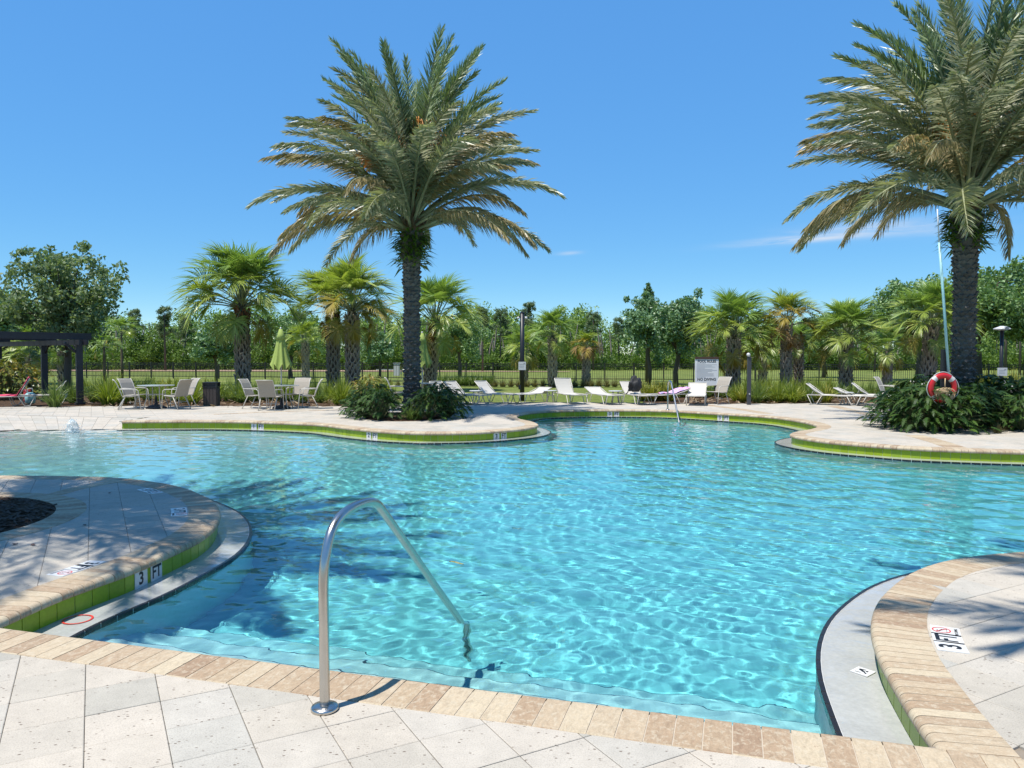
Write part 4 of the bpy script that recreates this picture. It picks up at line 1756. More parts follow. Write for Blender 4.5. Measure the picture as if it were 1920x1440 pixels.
oak = tree_proto(6.8, 2.3, 3.5, 2.55, 270, 52, 0.10, 5, M['oak_pale'], 0.38, 0.15, 0.85, -0.95, 0.5)
plant_tree(oak, 125, 34.0, 'tall loose leafy tree behind the pergola on the left', 1.14, rz=1.0)
oak2 = tree_proto(5.5, 2.6, 3.3, 2.2, 90, 120, 0.12, 15, M['oak_leaf'], 0.6, 0.15, 0.7)
plant_tree(oak2, 15, 44.0, 'leafy tree behind the pergola at the left edge', 1.05, rz=2.0)
lo = tree_proto(5.2, 1.75, 3.2, 1.75, 120, 110, 0.095, 8, M['live_oak_leaf'], 0.42, 0.12, 0.85, -0.95, 0.3)
plant_tree(lo, 1268, 38.0, 'rounded dark live oak by the fence left of the pool rules sign', 1.0, rz=0.4)
lo2 = tree_proto(5.4, 1.5, 3.2, 1.9, 110, 100, 0.10, 18, M['live_oak_leaf'], 0.42, 0.10, 0.85, -0.95, 0.3)
plant_tree(lo2, 1217, 44.0, 'slimmer dark oak just left of the rounded live oak', 1.05, rz=2.4)
big = tree_proto(8.0, 3.2, 4.6, 3.0, 130, 120, 0.15, 28, M['oak_leaf'], 0.75, 0.22, 0.7)
plant_tree(big, 1835, 46.0, 'large oak rising behind the right date palm trunk', 1.0, rz=0.2)
plant_tree(big, 1722, 52.0, 'oak crown showing above the fan palms on the right', 0.95, rz=3.1)
plant_tree(big, 1935, 44.0, 'oak cut by the right edge of the picture', 0.82, rz=1.7)
sm = tree_proto(3.4, 1.4, 2.1, 1.1, 44, 120, 0.11, 38, M['live_oak_leaf'], 0.42, 0.09, 0.6)
plant_tree(sm, 405, 43.0, 'small dark round tree left of the large fan palm', 1.0)
plant_tree(sm, 712, 50.0, 'low dark tree by the fence left of the date palm trunk', 1.0, rz=1.0)
plant_tree(oak2, 862, 60.0, 'grey green tree behind the fence right of the date palm trunk', 0.95, rz=1.2)
plant_tree(oak2, 545, 58.0, 'broad tree behind the closed green umbrella', 0.9, rz=4.2)
plant_tree(oak2, 1545, 58.0, 'tree behind the fence between two right hand fan palms', 0.95, rz=5.2)


def spire_proto(seed):
    """a dark conifer of upright spikes"""
    rg = random.Random(seed)
    V, F = [], []
    tb = MB()
    tb.tube([(0, 0, 0), (0, 0, 5.4)], [0.12, 0.03], 6)
    cen, rad = [], []
    for k in range(70):
        a, z = rg.uniform(0, 6.283), rg.uniform(1.6, 5.2)
        rr = (5.6 - z) * 0.34 * rg.uniform(0.5, 1)
        for q in range(4):
            cen.append((math.cos(a) * rr, math.sin(a) * rr, z + q * 0.17))
            rad.append(0.13 - 0.02 * q)
    V, F = leaf_cloud(cen, rad, 26, 0.07, seed, aspect=2.5)
    return tb.mesh('trunk', M['bark'], True), np_mesh('crown', V, F, M['live_oak_leaf'])


plant_tree(spire_proto(3), 1213, 48.0, 'dark spiky conifer poking up behind the live oak', 1.08, 'conifer')


def pine_proto(H, seed, k=26, spread=1.5):
    rg = random.Random(seed)
    tb = MB()
    lean = rg.uniform(-.3, .3)
    tb.tube([(0, 0, 0), (lean * .4, 0, H * .5), (lean, 0, H)], [0.15, 0.12, 0.03], 6)
    cen, rad = [], []
    for i in range(k):
        z = H * (0.52 + 0.48 * (i / k) ** 0.9)
        a = rg.uniform(0, 6.283)
        rr = spread * (1.1 - 0.75 * (i / k)) * rg.uniform(0.35, 1)
        c = Vector((lean * z / H + math.cos(a) * rr, math.sin(a) * rr, z + rg.uniform(0, .3)))
        tb.tube([(lean * z / H, 0, z - .25), tuple(c)], [0.04, 0.012], 4, cap=False)
        for q in range(3):
            cen.append((c.x + rg.uniform(-.3, .3), c.y + rg.uniform(-.3, .3), c.z + rg.uniform(-.12, .2)))
            rad.append(rg.uniform(0.25, 0.45))
    V, F = leaf_cloud(cen, rad, 55, 0.08, seed, aspect=4.5)
    return tb.mesh('trunk', M['bark'], True), np_mesh('crown', V, F, M['pine_needle'])


pines = [pine_proto(9.0, 61), pine_proto(9.5, 62, 30, 1.8), pine_proto(8.2, 63, 22, 1.3)]
for k, (px, ytop, d, lab) in enumerate([
        (990, 563, 84, 'tall pine rising above the wood behind the black lamp pole'),
        (1112, 583, 88, 'open crowned pine above the small yellow fan palm'),
        (1160, 592, 92, 'thin pine at the gap left of the live oak'),
        (905, 572, 82, 'pale leaning pine right of the date palm trunk'),
        (938, 577, 90, 'smaller pine beside the pale leaning pine'),
        (310, 570, 86, 'pine above the wood left of the large fan palm'),
        (255, 576, 92, 'pine above the wood right of the leafy tree'),
        (350, 590, 95, 'short pine close left of the large fan palm'),
        (1885, 545, 70, 'dense pine right of the right date palm trunk'),
        (1912, 552, 66, 'pine at the right edge above the lamp with a sign'),
        (1640, 560, 80, 'pine above the bushy fan palm on the right'),
        (560, 580, 90, 'pine between the large fan palm and the close pair')]):
    top = Zat(ytop, d)
    hh = (9.0, 9.5, 8.2)[k % 3]
    plant_tree(pines[k % 3], px, d, lab, top / (hh + 0.4), 'pine_tree', 'pine tree', rz=k * 1.3)

# the wood itself, one mass far off
rgw = np.random.default_rng(5)
cen, rad = [], []
for k in range(330):
    d = rgw.uniform(96, 140)
    x = rgw.uniform(-0.80, 0.80) * d
    lowf = 9 * math.sin(x / d * 23) + 7 * math.sin(x / d * 51 + 1.3)
    top = Zat(rgw.normal(599, 12) + lowf, d)
    for q in range(15):
        z = top * rgw.uniform(0.0, 1.0) ** 1.1
        rr = 3.2 * math.sqrt(max(0.05, 1 - ((z / top) * 0.98) ** 2)) + 0.2
        cen.append((x + rgw.normal(0, rr * .55), d + rgw.normal(0, rr * .5), z))
        rad.append(rgw.uniform(0.7, 1.5))
V, F = leaf_cloud(cen, rad, 80, 0.22, 77, aspect=1.6)
wt = MB()
rgt = random.Random(9)
for k in range(170):
    d = rgt.uniform(94, 100)
    x = rgt.uniform(-.74, .74) * d
    h = rgt.uniform(3.5, 6.5)
    wt.tube([(x, d, 0), (x + rgt.uniform(-.3, .3), d, h * .5), (x + rgt.uniform(-.6, .6), d, h)], [.13, .11, .05], 4, cap=False)
nv = len(V)
V = np.concatenate([V, np.array(wt.v)])
F2 = np.array(wt.f) + nv
wm = np_mesh('woodland', V, np.concatenate([F, F2]), [M['wood_leaf'], M['pale_bark']], mi=np.concatenate([np.zeros(len(F)), np.ones(len(F2))]))
o = link('woodland', wm)
tag(o, 'dense green wood of pines and oaks far beyond the fence', kind='stuff')
cen, rad = [], []
for k in range(640):
    d = rgw.uniform(88, 97)
    x = rgw.uniform(-0.82, 0.82) * d
    hh = rgw.uniform(0.3, 1.0) ** 2 * 4.2 * (0.55 + 0.45 * math.sin(x / d * 37)) + 1.1
    for q in range(4):
        cen.append((x + rgw.normal(0, .7), d + rgw.normal(0, .5), rgw.uniform(.2, 1) * hh))
        rad.append(rgw.uniform(.5, 1.1))
V, F = leaf_cloud(cen, rad, 80, 0.17, 79, aspect=1.8)
o = link('undergrowth', np_mesh('undergrowth', V, F, M['understory']))
tag(o, 'sunlit bright green undergrowth at the foot of the wood', kind='stuff')


# ================================================================== GRASSES AND SHRUBS
def grass_mesh(mat, seed, n=170, L=0.9, spread=0.55, w=0.012, name='foliage', arch=0.5):
    rg = random.Random(seed)
    mb = MB()
    for k in range(n):
        a = rg.uniform(0, 6.283)
        r0 = rg.random() * 0.12
        b = Vector((math.cos(a) * r0, math.sin(a) * r0, 0))
        th = rg.random() ** 0.7
        ll = L * rg.uniform(0.65, 1.1)
        out = Vector((math.cos(a), math.sin(a), 0))
        pts = []
        for i in range(5):
            t = i / 4
            r_ = spread * th * (t ** 1.4) * ll / L * 1.25
            z_ = ll * (t * (1 - 0.35 * th) - arch * th * t ** 2.6)
            pts.append(b + out * r_ + Vector((0, 0, max(0.01, z_))))
        s = Vector((-math.sin(a + rg.uniform(-.9, .9)), math.cos(a + rg.uniform(-.9, .9)), 0)).normalized()
        i0 = len(mb.v)
        for i, p in enumerate(pts):
            ww = w * (1 - 0.85 * (i / 4) ** 1.5)
            mb.v += [tuple(p + s * ww), tuple(p - s * ww)]
        for i in range(4):
            mb.f.append((i0 + 2 * i, i0 + 2 * i + 1, i0 + 2 * i + 3, i0 + 2 * i + 2))
            mb.m.append(0)
    return mb.mesh(name, mat)


GR = {'lime': [grass_mesh(M['grass_lime'], s, 190, 0.95, 0.62, 0.013) for s in (1, 2)],
      'green': [grass_mesh(M['grass_green'], s, 210, 0.95, 0.6, 0.009) for s in (3, 4)],
      'brown': [grass_mesh(M['grass_brown'], s, 120, 0.55, 0.35, 0.010) for s in (5, 6)],
      'dark': [grass_mesh(M['grass_green'], s, 150, 0.6, 0.42, 0.013) for s in (7, 8)],
      'yellow': [grass_mesh(M['yellow_leaf'], s, 110, 0.75, 0.55, 0.022, arch=0.35) for s in (9, 10)]}


ORD = ['first', 'second', 'third', 'fourth', 'fifth', 'sixth', 'seventh', 'eighth', 'ninth', 'tenth', 'eleventh', 'twelfth', 'thirteenth', 'fourteenth',
       'fifteenth', 'sixteenth', 'seventeenth', 'eighteenth', 'nineteenth', 'twentieth', 'twenty-first']
ROWN = {}


def grass(px, py, kind, s, label, group=None, k=0):
    if group:
        q = ROWN[group] = ROWN.get(group, -1) + 1
        label = ORD[q] + ' from the left: ' + label
    g = G(px, py)
    o = link('grass_clump', GR[kind][k % 2], None, (g.x, g.y, -0.02), (0, 0, random.uniform(0, 6.28)), s)
    tag(o, label, 'ornamental grass', group)
    return o


grass(103, 763, 'green', 1.2, 'soft blue green grass clump in front of the loungers under the pergola')
grass(137, 755, 'green', 1.05, 'soft green grass clump close left of the pergola corner post', k=1)
grass(120, 751, 'green', 1.0, 'green grass clump tucked behind the soft blue green one', k=0)
grass(202, 759, 'lime', 1.45, 'big bright lime grass clump right of the pergola post')
grass(228, 756, 'lime', 1.3, 'lime grass clump half behind the biggest one by the pergola', k=1)
grass(178, 753, 'green', 1.2, 'taller dark grass close behind the pergola corner post')
grass(362, 757, 'lime', 1.1, 'lime grass clump just left of the bin')
grass(345, 754, 'lime', 0.8, 'lime grass clump behind the left table chairs', k=1)
grass(300, 753, 'lime', 0.8, 'lime grass seen under the left dining table')
grass(640, 758, 'lime', 1.2, 'pale lime grass clump at the foot of the palm pair')
grass(632, 759, 'lime', 0.6, 'small lime grass tuft in front of the palm pair', k=1)
grass(600, 754, 'dark', 1.0, 'dark grass tuft behind the second table')
for px in (430, 447, 466, 486, 506, 528, 548, 566):
    grass(px, 748 + (px % 7), 'dark', 1.25, 'dark strappy grass in the row behind the second dining table', 'dark strappy grass row behind the second table', k=px)
for px in range(250, 420, 17):
    grass(px, 730 + px % 4, 'yellow', 0.95, 'pale yellow grass in the row between left table and fence', 'pale yellow grass row by the left fence', k=px)
for px in range(928, 1205, 15):
    grass(px, 724 + px % 3, 'brown', 1.15, 'faded brown grass tuft in the row along the middle fence', 'faded grass tufts along the middle fence', k=px)
for px in range(690, 770, 14):
    grass(px, 722 + px % 3, 'brown', 0.9, 'faded grass tuft in the row left of the date palm trunk', 'faded grass tufts left of the date palm', k=px)
for px in range(826, 926, 12):
    grass(px, 722 + px % 3, 'dark', 1.35, 'dark green grass in the row right of the date palm trunk', 'dark grass row right of the date palm', k=px)
for px in (1204, 1217, 1230, 1243, 1256):
    grass(px, 749 + px % 3, 'yellow', 1.15, 'yellow variegated plant in the clump behind the black bag lounger', 'yellow plants behind the black bag lounger', k=px)
for px in range(1380, 1550, 13):
    grass(px, 753 + (px % 5) - 2, ('lime', 'yellow', 'lime', 'green')[px % 4], 0.95 + 0.03 * (px % 5), 'lime and yellow grass in the bed along the camera post', 'mixed grasses in the right hand bed', k=px)
for px in range(1400, 1560, 22):
    grass(px, 743, 'lime', 1.1, 'lime grass in the back row of the right hand bed', 'back row of grasses in the right hand bed', k=px)
for px in range(1850, 1925, 13):
    grass(px, 748, 'yellow', 1.6, 'tall yellow strappy plant in the row behind the right shrubs', 'yellow plants behind the right shrubs', k=px)
for px in range(1250, 1380, 16):
    grass(px, 742 + px % 4, 'dark', 1.1, 'dark grass at the foot of the pool rules sign', 'dark grass round the pool rules sign', k=px)
for px in range(1560, 1730, 18):
    grass(px, 743 + px % 4, 'dark', 1.25, 'dark grass in the bed behind the right loungers', 'dark grass behind the right loungers', k=px)


for k, px in enumerate(range(160, 740, 16)):
    grass(px + (k * 7) % 9, 740 + (k * 5) % 13, ('lime', 'dark', 'green', 'lime', 'dark')[k % 5], 1.0 + 0.07 * (k % 4), 'strappy grass filling the bed behind the dining tables' if k < 18 else 'strappy grass filling the bed from the umbrella to the date palm', 'grasses filling the bed behind the dining tables' if k < 18 else 'grasses filling the bed up to the date palm', k)


def xanadu_mesh(seed, n=230, R0=0.75, H=0.95, mat='xanadu', leaf=0.21):
    rg = random.Random(seed)
    mb = MB()
    st = MB()
    for k in range(n):
        u = (k + .5) / n
        az = k * 2.39996 + rg.uniform(-.3, .3)
        el = R(80 - 78 * u + rg.uniform(-9, 9))
        q = rg.uniform(0.72, 1.05)
        tip = Vector((math.cos(az) * math.cos(el) * R0, math.sin(az) * math.cos(el) * R0, max(0.1, math.sin(el) * H * 0.9 + 0.12))) * q
        L = leaf * rg.uniform(0.75, 1.25)
        d = Vector((math.cos(az) * 0.9, math.sin(az) * 0.9, rg.uniform(-0.75, 0.25))).normalized()
        up = Vector((0, 0, 1))
        s = d.cross(up).normalized()
        nn = s.cross(d).normalized()
        s = (s + nn * rg.uniform(-0.45, 0.45)).normalized()
        nn = s.cross(d).normalized()
        if k % 4 == 0:
            st.tube([(0, 0, 0), tuple(tip * 0.55 + Vector((0, 0, .12))), tuple(tip)], [.012, .010, .008], 3, cap=False)
        # midrib strip and lobes each side
        pts = [tip + d * (L * t) + nn * (-0.30 * L * t * t) for t in (0, .33, .66, 1.0)]
        i0 = len(mb.v)
        for i, p in enumerate(pts):
            w = L * (0.14, 0.16, 0.12, 0.01)[i]
            mb.v += [tuple(p - s * w), tuple(p + s * w)]
        for i in range(3):
            mb.f.append((i0 + 2 * i, i0 + 2 * i + 1, i0 + 2 * i + 3, i0 + 2 * i + 2)); mb.m.append(0)
        for t, ll in ((0.06, .34), (.26, .42), (.46, .38), (.66, .26)):
            p = tip + d * (L * t) + nn * (-0.30 * L * t * t)
            for sg in (-1, 1):
                e = p + (s * sg * 0.9 + d * 0.45).normalized() * L * ll * 1.15 - nn * L * .07
                i1 = len(mb.v)
                mb.v += [tuple(p + s * sg * L * .10 - d * L * .05), tuple(e), tuple(p + s * sg * L * .10 + d * L * .09)]
                mb.f.append((i1, i1 + 1, i1 + 2)); mb.m.append(0)
    return mb.mesh('foliage', M[mat]), st.mesh('stems', M['stem'])


XA = [xanadu_mesh(s) for s in (1, 2, 3)]
CRO = [xanadu_mesh(s, 220, 0.8, 1.1, 'croton', 0.16) for s in (11, 12)]


def shrub(px, py, s, label, kinds=XA, k=0, name='shrub', cat='shrub', group=None, z=0.0):
    g = G(px, py)
    t = thing(name, label, cat, (g.x, g.y, z), random.uniform(0, 6.28), group, s)
    a, b = kinds[k % len(kinds)]
    o = link('foliage', a, t)
    o['kind'] = 'stuff'
    link('stems', b, t)
    return t


for k, (px, py, s, lab) in enumerate([
        (686, 783, 0.80, 'dark lobed leaf shrub at the left end of the middle palm bed'),
        (714, 786, 0.80, 'dark lobed leaf shrub at the front left of the middle palm bed'),
        (705, 776, 0.86, 'dark lobed leaf shrub at the back left of the middle palm bed'),
        (672, 777, 0.62, 'low outermost dark shrub left of the middle date palm'),
        (806, 786, 0.82, 'large dark lobed leaf shrub right of the middle palm trunk'),
        (842, 783, 0.78, 'dark shrub at the right end of the middle palm bed'),
        (824, 776, 0.88, 'dark shrub at the back right of the middle palm bed')]):
    shrub(px, py, s, lab, XA, k)
grass(770, 788, 'green', 0.62, 'small soft grass tuft at the front of the middle palm bed')
grass(785, 787, 'green', 0.5, 'small soft grass tuft beside the other in the middle palm bed', k=1)
for k, (px, py, s, lab) in enumerate([
        (1682, 800, 0.9, 'dark lobed shrub at the left end of the right palm bed'),
        (1712, 806, 0.95, 'dark lobed shrub second from the left in the right palm bed'),
        (1742, 808, 1.0, 'dark lobed shrub under the life ring at the front'),
        (1785, 808, 0.98, 'dark lobed shrub at the front right of the life ring'),
        (1828, 803, 1.05, 'dark lobed shrub in front of the right palm trunk'),
        (1712, 793, 1.1, 'tall dark shrub behind the front row left of the life ring'),
        (1745, 793, 1.2, 'tall dark shrub directly behind the life ring'),
        (1850, 793, 1.2, 'tall dark shrub right of the right palm trunk'),
        (1885, 797, 1.15, 'dark shrub near the right edge of the right palm bed'),
        (1925, 800, 1.15, 'dark shrub cut by the right edge of the picture'),
        (1915, 808, 0.8, 'low dark shrub at the front right corner of the bed')]):
    shrub(px, py, s, lab, XA, k + 1)
grass(1870, 812, 'brown', 0.55, 'dry reddish tuft at the front of the right palm bed')
for k, (px, py, s, lab) in enumerate([
        (18, 748, 1.35, 'orange and yellow croton shrub behind the pink towel lounger'),
        (55, 746, 1.1, 'croton shrub left of the second pergola post'),
        (-20, 748, 1.4, 'croton shrub cut by the left edge')]):
    shrub(px, py, s, lab, CRO, k)
shrub(692, 757, 0.9, 'green and yellow shrub at the foot of the palm pair', CRO, 1)
# fallen leaves and bits of bark on the mulch behind the tables
rgm = random.Random(4)
mb = MB()
for k in range(900):
    if k < 450:
        px, py = rgm.uniform(150, 740), rgm.uniform(748, 763)
    else:
        px, py = rgm.uniform(1285, 1720), rgm.uniform(746, 757)
    g = G(px, py)
    a = rgm.uniform(0, 6.28)
    L = rgm.uniform(0.08, 0.28)
    d = Vector((math.cos(a), math.sin(a), rgm.uniform(-.1, .35)))
    s = Vector((-math.sin(a), math.cos(a), rgm.uniform(-.5, .5))) * 0.03
    b = g + Vector((0, 0, 0.02))
    mb.quad(b - s, b + s, b + d * L + s * .4, b + d * L - s * .4)
tag(mb.build('leaf_litter', leaf_mat('leaf_litter', [(0.12, .075, .045), (.24, .17, .10), (.34, .26, .17)], .1, .7, 3.0, .2)), 'dry brown leaf litter on the mulch beds', kind='stuff')
# ================================================================== THINGS ON THE DECK
M['frame'] = simple('cream_powder_coat', (0.50, 0.475, 0.425), 0.4, var=0.06)
M['sling'] = simple('cream_sling', (0.485, 0.46, 0.41), 0.75, var=0.08, scale=30, bump=0.1)
M['sling_tan'] = simple('grey_tan_sling', (0.335, 0.30, 0.25), 0.75, var=0.10, scale=30, bump=0.1)
M['steel'] = simple('brushed_steel', (0.52, 0.50, 0.47), 0.27, 1.0, var=0.08, scale=14)
M['black_metal'] = simple('black_metal', (0.012, 0.013, 0.017), 0.45, var=0.2)
M['fence_black'] = simple('black_fence_paint', (0.014, 0.014, 0.014), 0.5, var=0.2)
M['pergola'] = simple('dark_blue_black_timber', (0.014, 0.017, 0.026), 0.55, var=0.25, scale=6)
M['lime_cloth'] = simple('lime_green_canvas', (0.29, 0.37, 0.085), 0.8, var=0.12, scale=12)
M['table_top'] = simple('pale_table_top', (0.46, 0.475, 0.46), 0.12, var=0.05)
M['bin_brown'] = simple('brown_bin_panel', (0.045, 0.035, 0.032), 0.6, var=0.2)
M['white_paint'] = simple('white_board', (0.56, 0.56, 0.555), 0.35, var=0.04)
M['grey_print'] = simple('grey_print', (0.30, 0.30, 0.31), 0.5, var=0.05)
M['brown_wood'] = simple('dark_brown_wood', (0.085, 0.045, 0.03), 0.6, var=0.2)
M['ring_red'] = simple('red_ring_shell', (0.50, 0.016, 0.02), 0.35, var=0.06)
M['ring_white'] = simple('white_band', (0.56, 0.545, 0.52), 0.5, var=0.08)
M['rope'] = simple('tan_rope', (0.50, 0.36, 0.20), 0.9, var=0.25, scale=40)
M['pole_blue'] = simple('pale_blue_pole', (0.34, 0.58, 0.60), 0.35, var=0.08)
M['towel_pink'] = simple('pink_red_towel', (0.62, 0.085, 0.15), 0.9, var=0.2, scale=10)
M['bag_black'] = simple('black_bag_cloth', (0.012, 0.012, 0.014), 0.7, var=0.3, scale=20, bump=0.3)
M['teal'] = simple('teal_cloth', (0.25, 0.50, 0.52), 0.8, var=0.1)
M['grey_base'] = simple('dark_umbrella_base', (0.035, 0.035, 0.038), 0.6, var=0.2)


def m_swirl():
    t = NT('pink_and_blue_towel')
    n = t.noise(t.pos(), 5.0, 3, 0.5, 1.5)
    c = t.ramp(n, [(0.32, (0.62, 0.12, 0.33)), (0.46, (0.72, 0.42, 0.58)), (0.56, (0.30, 0.33, 0.66)), (0.7, (0.66, 0.22, 0.45))])
    return t.done(t.bsdf(c, 0.9, None, 0, 0.2))


M['swirl'] = m_swirl()


def letters(txt, size, mat, parent, Mx, align='CENTER', bold=0.0, name='lettering', sx=1.0):
    me = LETTERS[(txt, size)].copy()
    me.materials.clear()
    me.materials.append(mat)
    o = link(name, me, parent)
    o.matrix_local = Mx @ Matrix.Diagonal((sx, 1, 1, 1))
    return o


def frame_mx(o, x, y, z):
    return Matrix(((x.x, y.x, z.x, o.x), (x.y, y.y, z.y, o.y), (x.z, y.z, z.z, o.z), (0, 0, 0, 1)))


# ---- depth markers let into the walls
def near_on(pl, p):
    i = min(range(len(pl)), key=lambda k: (pl[k] - p).length)
    return i, pl[i], normals2(pl)[i]


def plate(w, h, t, mat, name, parent, Mx):
    mb = MB()
    mb.box((0, 0, 0), (w, h, t))
    o = mb.build(name, mat, parent)
    o.matrix_local = Mx
    return o


def wall_marker(pl, pix, num, parent):
    i, p, n = near_on(pl, G(pix[0], pix[1], -0.12).xy)
    acc = 0.152
    for txt, sgn, sx in ((num, -1, 0.95), ('FT', 1, 0.86)):
        # walk along the wall to each tile centre
        right = Vector((-n.y, n.x))           # z x n
        j = min(range(len(pl)), key=lambda k: (pl[k] - (p + right * (0.077 * sgn))).length)
        nn = normals2(pl)[j]
        q = pl[j] + nn * 0.0025
        X = Vector((-nn.y, nn.x, 0)); Y = Vector((0, 0, 1)); Z = Vector((nn.x, nn.y, 0))
        o = plate(0.15, 0.132, 0.006, M['white_tile'], 'depth_tile', parent, frame_mx(Vector((q.x, q.y, -0.121)), X, Y, Z))
        letters(txt, 0.135, M['ink'], o, Matrix.Translation((0, -0.002, 0.0035)), bold=0.0035, sx=sx)


wall_marker(WL, (270, 1076), '3', near_wall)
for px, py, t_ in ((486, 799, '1'), (690, 817, '2'), (941, 818, '3'), (1150, 777, '3'), (1359, 783, '3')):
    wall_marker(WF, (px, py), t_, far_wall)


def no_diving(parent, Mx, s):
    """ring, slash and a small diver"""
    mb = MB()
    n = 28
    for k in range(n):
        a, b = 2 * math.pi * k / n, 2 * math.pi * (k + 1) / n
        r0, r1 = 0.40 * s, 0.47 * s
        mb.quad((r0 * math.cos(a), r0 * math.sin(a), 0), (r1 * math.cos(a), r1 * math.sin(a), 0), (r1 * math.cos(b), r1 * math.sin(b), 0), (r0 * math.cos(b), r0 * math.sin(b), 0))
    d = 0.41 * s * 0.7071
    w = 0.03 * s * 0.7071
    mb.quad((-d - w, d - w, 0), (d - w, -d - w, 0), (d + w, -d + w, 0), (-d + w, d + w, 0))
    o = mb.build('no_diving_ring', M['red_print'], parent)
    o.matrix_local = Mx
    f = MB()
    def st(a, b, w):
        a, b = Vector(a) * s, Vector(b) * s
        e = (b - a).normalized()
        q = Vector((-e.y, e.x, 0)) * (w * s / 2)
        f.quad(a - q, b - q, b + q, a + q)
    st((-.22, .16, -.0004), (.06, -.02, -.0004), .10)
    st((.06, -.02, -.0004), (.22, -.16, -.0004), .05)
    st((-.22, .16, -.0004), (-.02, .22, -.0004), .06)
    f.poly([(.13 * s + .055 * s * math.cos(a), -.03 * s + .055 * s * math.sin(a), -.0004) for a in np.linspace(0, 5.6, 9)])
    for k in range(3):
        st((-.3 + .2 * k, -.27, -.0004), (-.2 + .2 * k, -.24, -.0004), .03)
    o2 = f.build('diver_figure', M['ink'], parent)
    o2.matrix_local = Mx
    return o


def deck_marker(edge, pix, parent, num='3'):
    i, p, n = near_on(edge, G(*pix).xy)        # n points into the pool
    step = 0.152
    rd = Vector((n.y, -n.x))                   # reading direction, letter tops to the pool
    for k, what in enumerate((num, 'FT', 'no')):
        tgt = p + rd * ((k - 1) * step)
        j = min(range(len(edge)), key=lambda q: (edge[q] - tgt).length)
        nn = normals2(edge)[j]
        c = edge[j] - nn * (COP + 0.012 + 0.076)
        up = Vector((nn.x, nn.y, 0)); right = Vector((nn.y, -nn.x, 0)); z = Vector((0, 0, 1))
        o = plate(0.15, 0.152, 0.006, M['white_tile'], 'depth_tile', parent, frame_mx(Vector((c.x, c.y, 0.0015)), right, up, z))
        if what == 'no':
            no_diving(o, Matrix.Translation((0, 0.02, 0.0042)), 0.105)
            letters('NO DIVING', 0.026, M['ink'], o, Matrix.Translation((0, -0.056, 0.0036)), sx=0.82)
        else:
            letters(what, 0.15, M['ink'], o, Matrix.Translation((0, 0, 0.0036)), bold=0.004, sx=0.90 if what != 'FT' else 0.70)


deck_marker(ER, (1655, 1180), near_deck)
deck_marker(EL, (235, 1073), near_deck)
deck_marker(EL, (345, 913), near_deck)
deck_marker(EL, (408, 955), near_deck)
# marks on the ledges
_i, _p, _n = near_on(WR, G(1632, 1263, GZ).xy)
c = Vector((*(_p + _n * 0.085), GZ))
a0 = Vector((0.62, -0.78, 0)).normalized()
o = plate(0.10, 0.10, 0.004, M['white_tile'], 'symbol_tile', gutter, frame_mx(Vector((c.x, c.y, GZ + 0.001)), a0, Vector((0, 0, 1)).cross(a0), Vector((0, 0, 1))))
f = MB()
for (x0, y0, x1, y1, w) in ((-.028, .018, .008, -.004, .016), (.008, -.004, .03, -.024, .009), (-.028, .018, .004, .026, .010), (-.03, -.03, .0, -.026, .006), (.012, .012, .024, .014, .016)):
    a, b = Vector((x0, y0, .0026)), Vector((x1, y1, .0026))
    e = (b - a).normalized(); q = Vector((-e.y, e.x, 0)) * w / 2
    f.quad(a - q, b - q, b + q, a + q)
f.build('diver_figure', M['ink'], o)
_i, _p, _n = near_on(WL, G(114, 1160, GZ).xy)
c = Vector((*(_p + _n * 0.125), GZ))
rg_ = MB()
for k in range(32):
    a, b = 2 * math.pi * k / 32, 2 * math.pi * (k + 1) / 32
    rg_.quad((.082 * math.cos(a), .082 * math.sin(a), 0), (.096 * math.cos(a), .096 * math.sin(a), 0), (.096 * math.cos(b), .096 * math.sin(b), 0), (.082 * math.cos(b), .082 * math.sin(b), 0))
rg_.build('no_diving_ring', M['red_print'], gutter, loc=(c.x, c.y, GZ + 0.003))

# ---- handrails
RB = G(609, 1331)
RFt = G(864, 1166, WZ)
rdir = (RFt.xy - RB.xy).normalized()
rlen = (RFt.xy - RB.xy).length


def on_plane(px, py):
    """point of the vertical plane through the rail"""
    d = ray(px, py)
    n = Vector((-rdir.y, rdir.x, 0))
    o = Vector((0, 0, CAM_H))
    t = (RB - o).dot(n) / d.dot(n)
    p = o + d * t
    return Vector(((p.xy - RB.xy).dot(rdir), 0, p.z))


prof = [on_plane(*p) for p in [(609, 1331), (609, 1200), (609, 1085), (613, 1030), (624, 990), (643, 964), (668, 948), (692, 941), (705, 944), (716, 956), (760, 1018), (812, 1093), (864, 1166)]]
prof[0].z = 0.0
for k in (1, 2):
    prof[k].x = 0.0
e = prof[-1]
prof += [e + Vector((0.09, 0, -0.115)), e + Vector((0.125, 0, -0.19)), e + Vector((0.13, 0, -0.80))]


def smooth3(pts, n=6):
    out = []
    P = [pts[0] * 2 - pts[1]] + pts + [pts[-1] * 2 - pts[-2]]
    for i in range(1, len(P) - 2):
        for k in range(n):
            t = k / n
            a, b, c_, d = P[i - 1], P[i], P[i + 1], P[i + 2]
            out.append(0.5 * ((2 * b) + (c_ - a) * t + (2 * a - 5 * b + 4 * c_ - d) * t * t + (3 * b - 3 * c_ + d - a) * t ** 3))
    out.append(pts[-1])
    return out


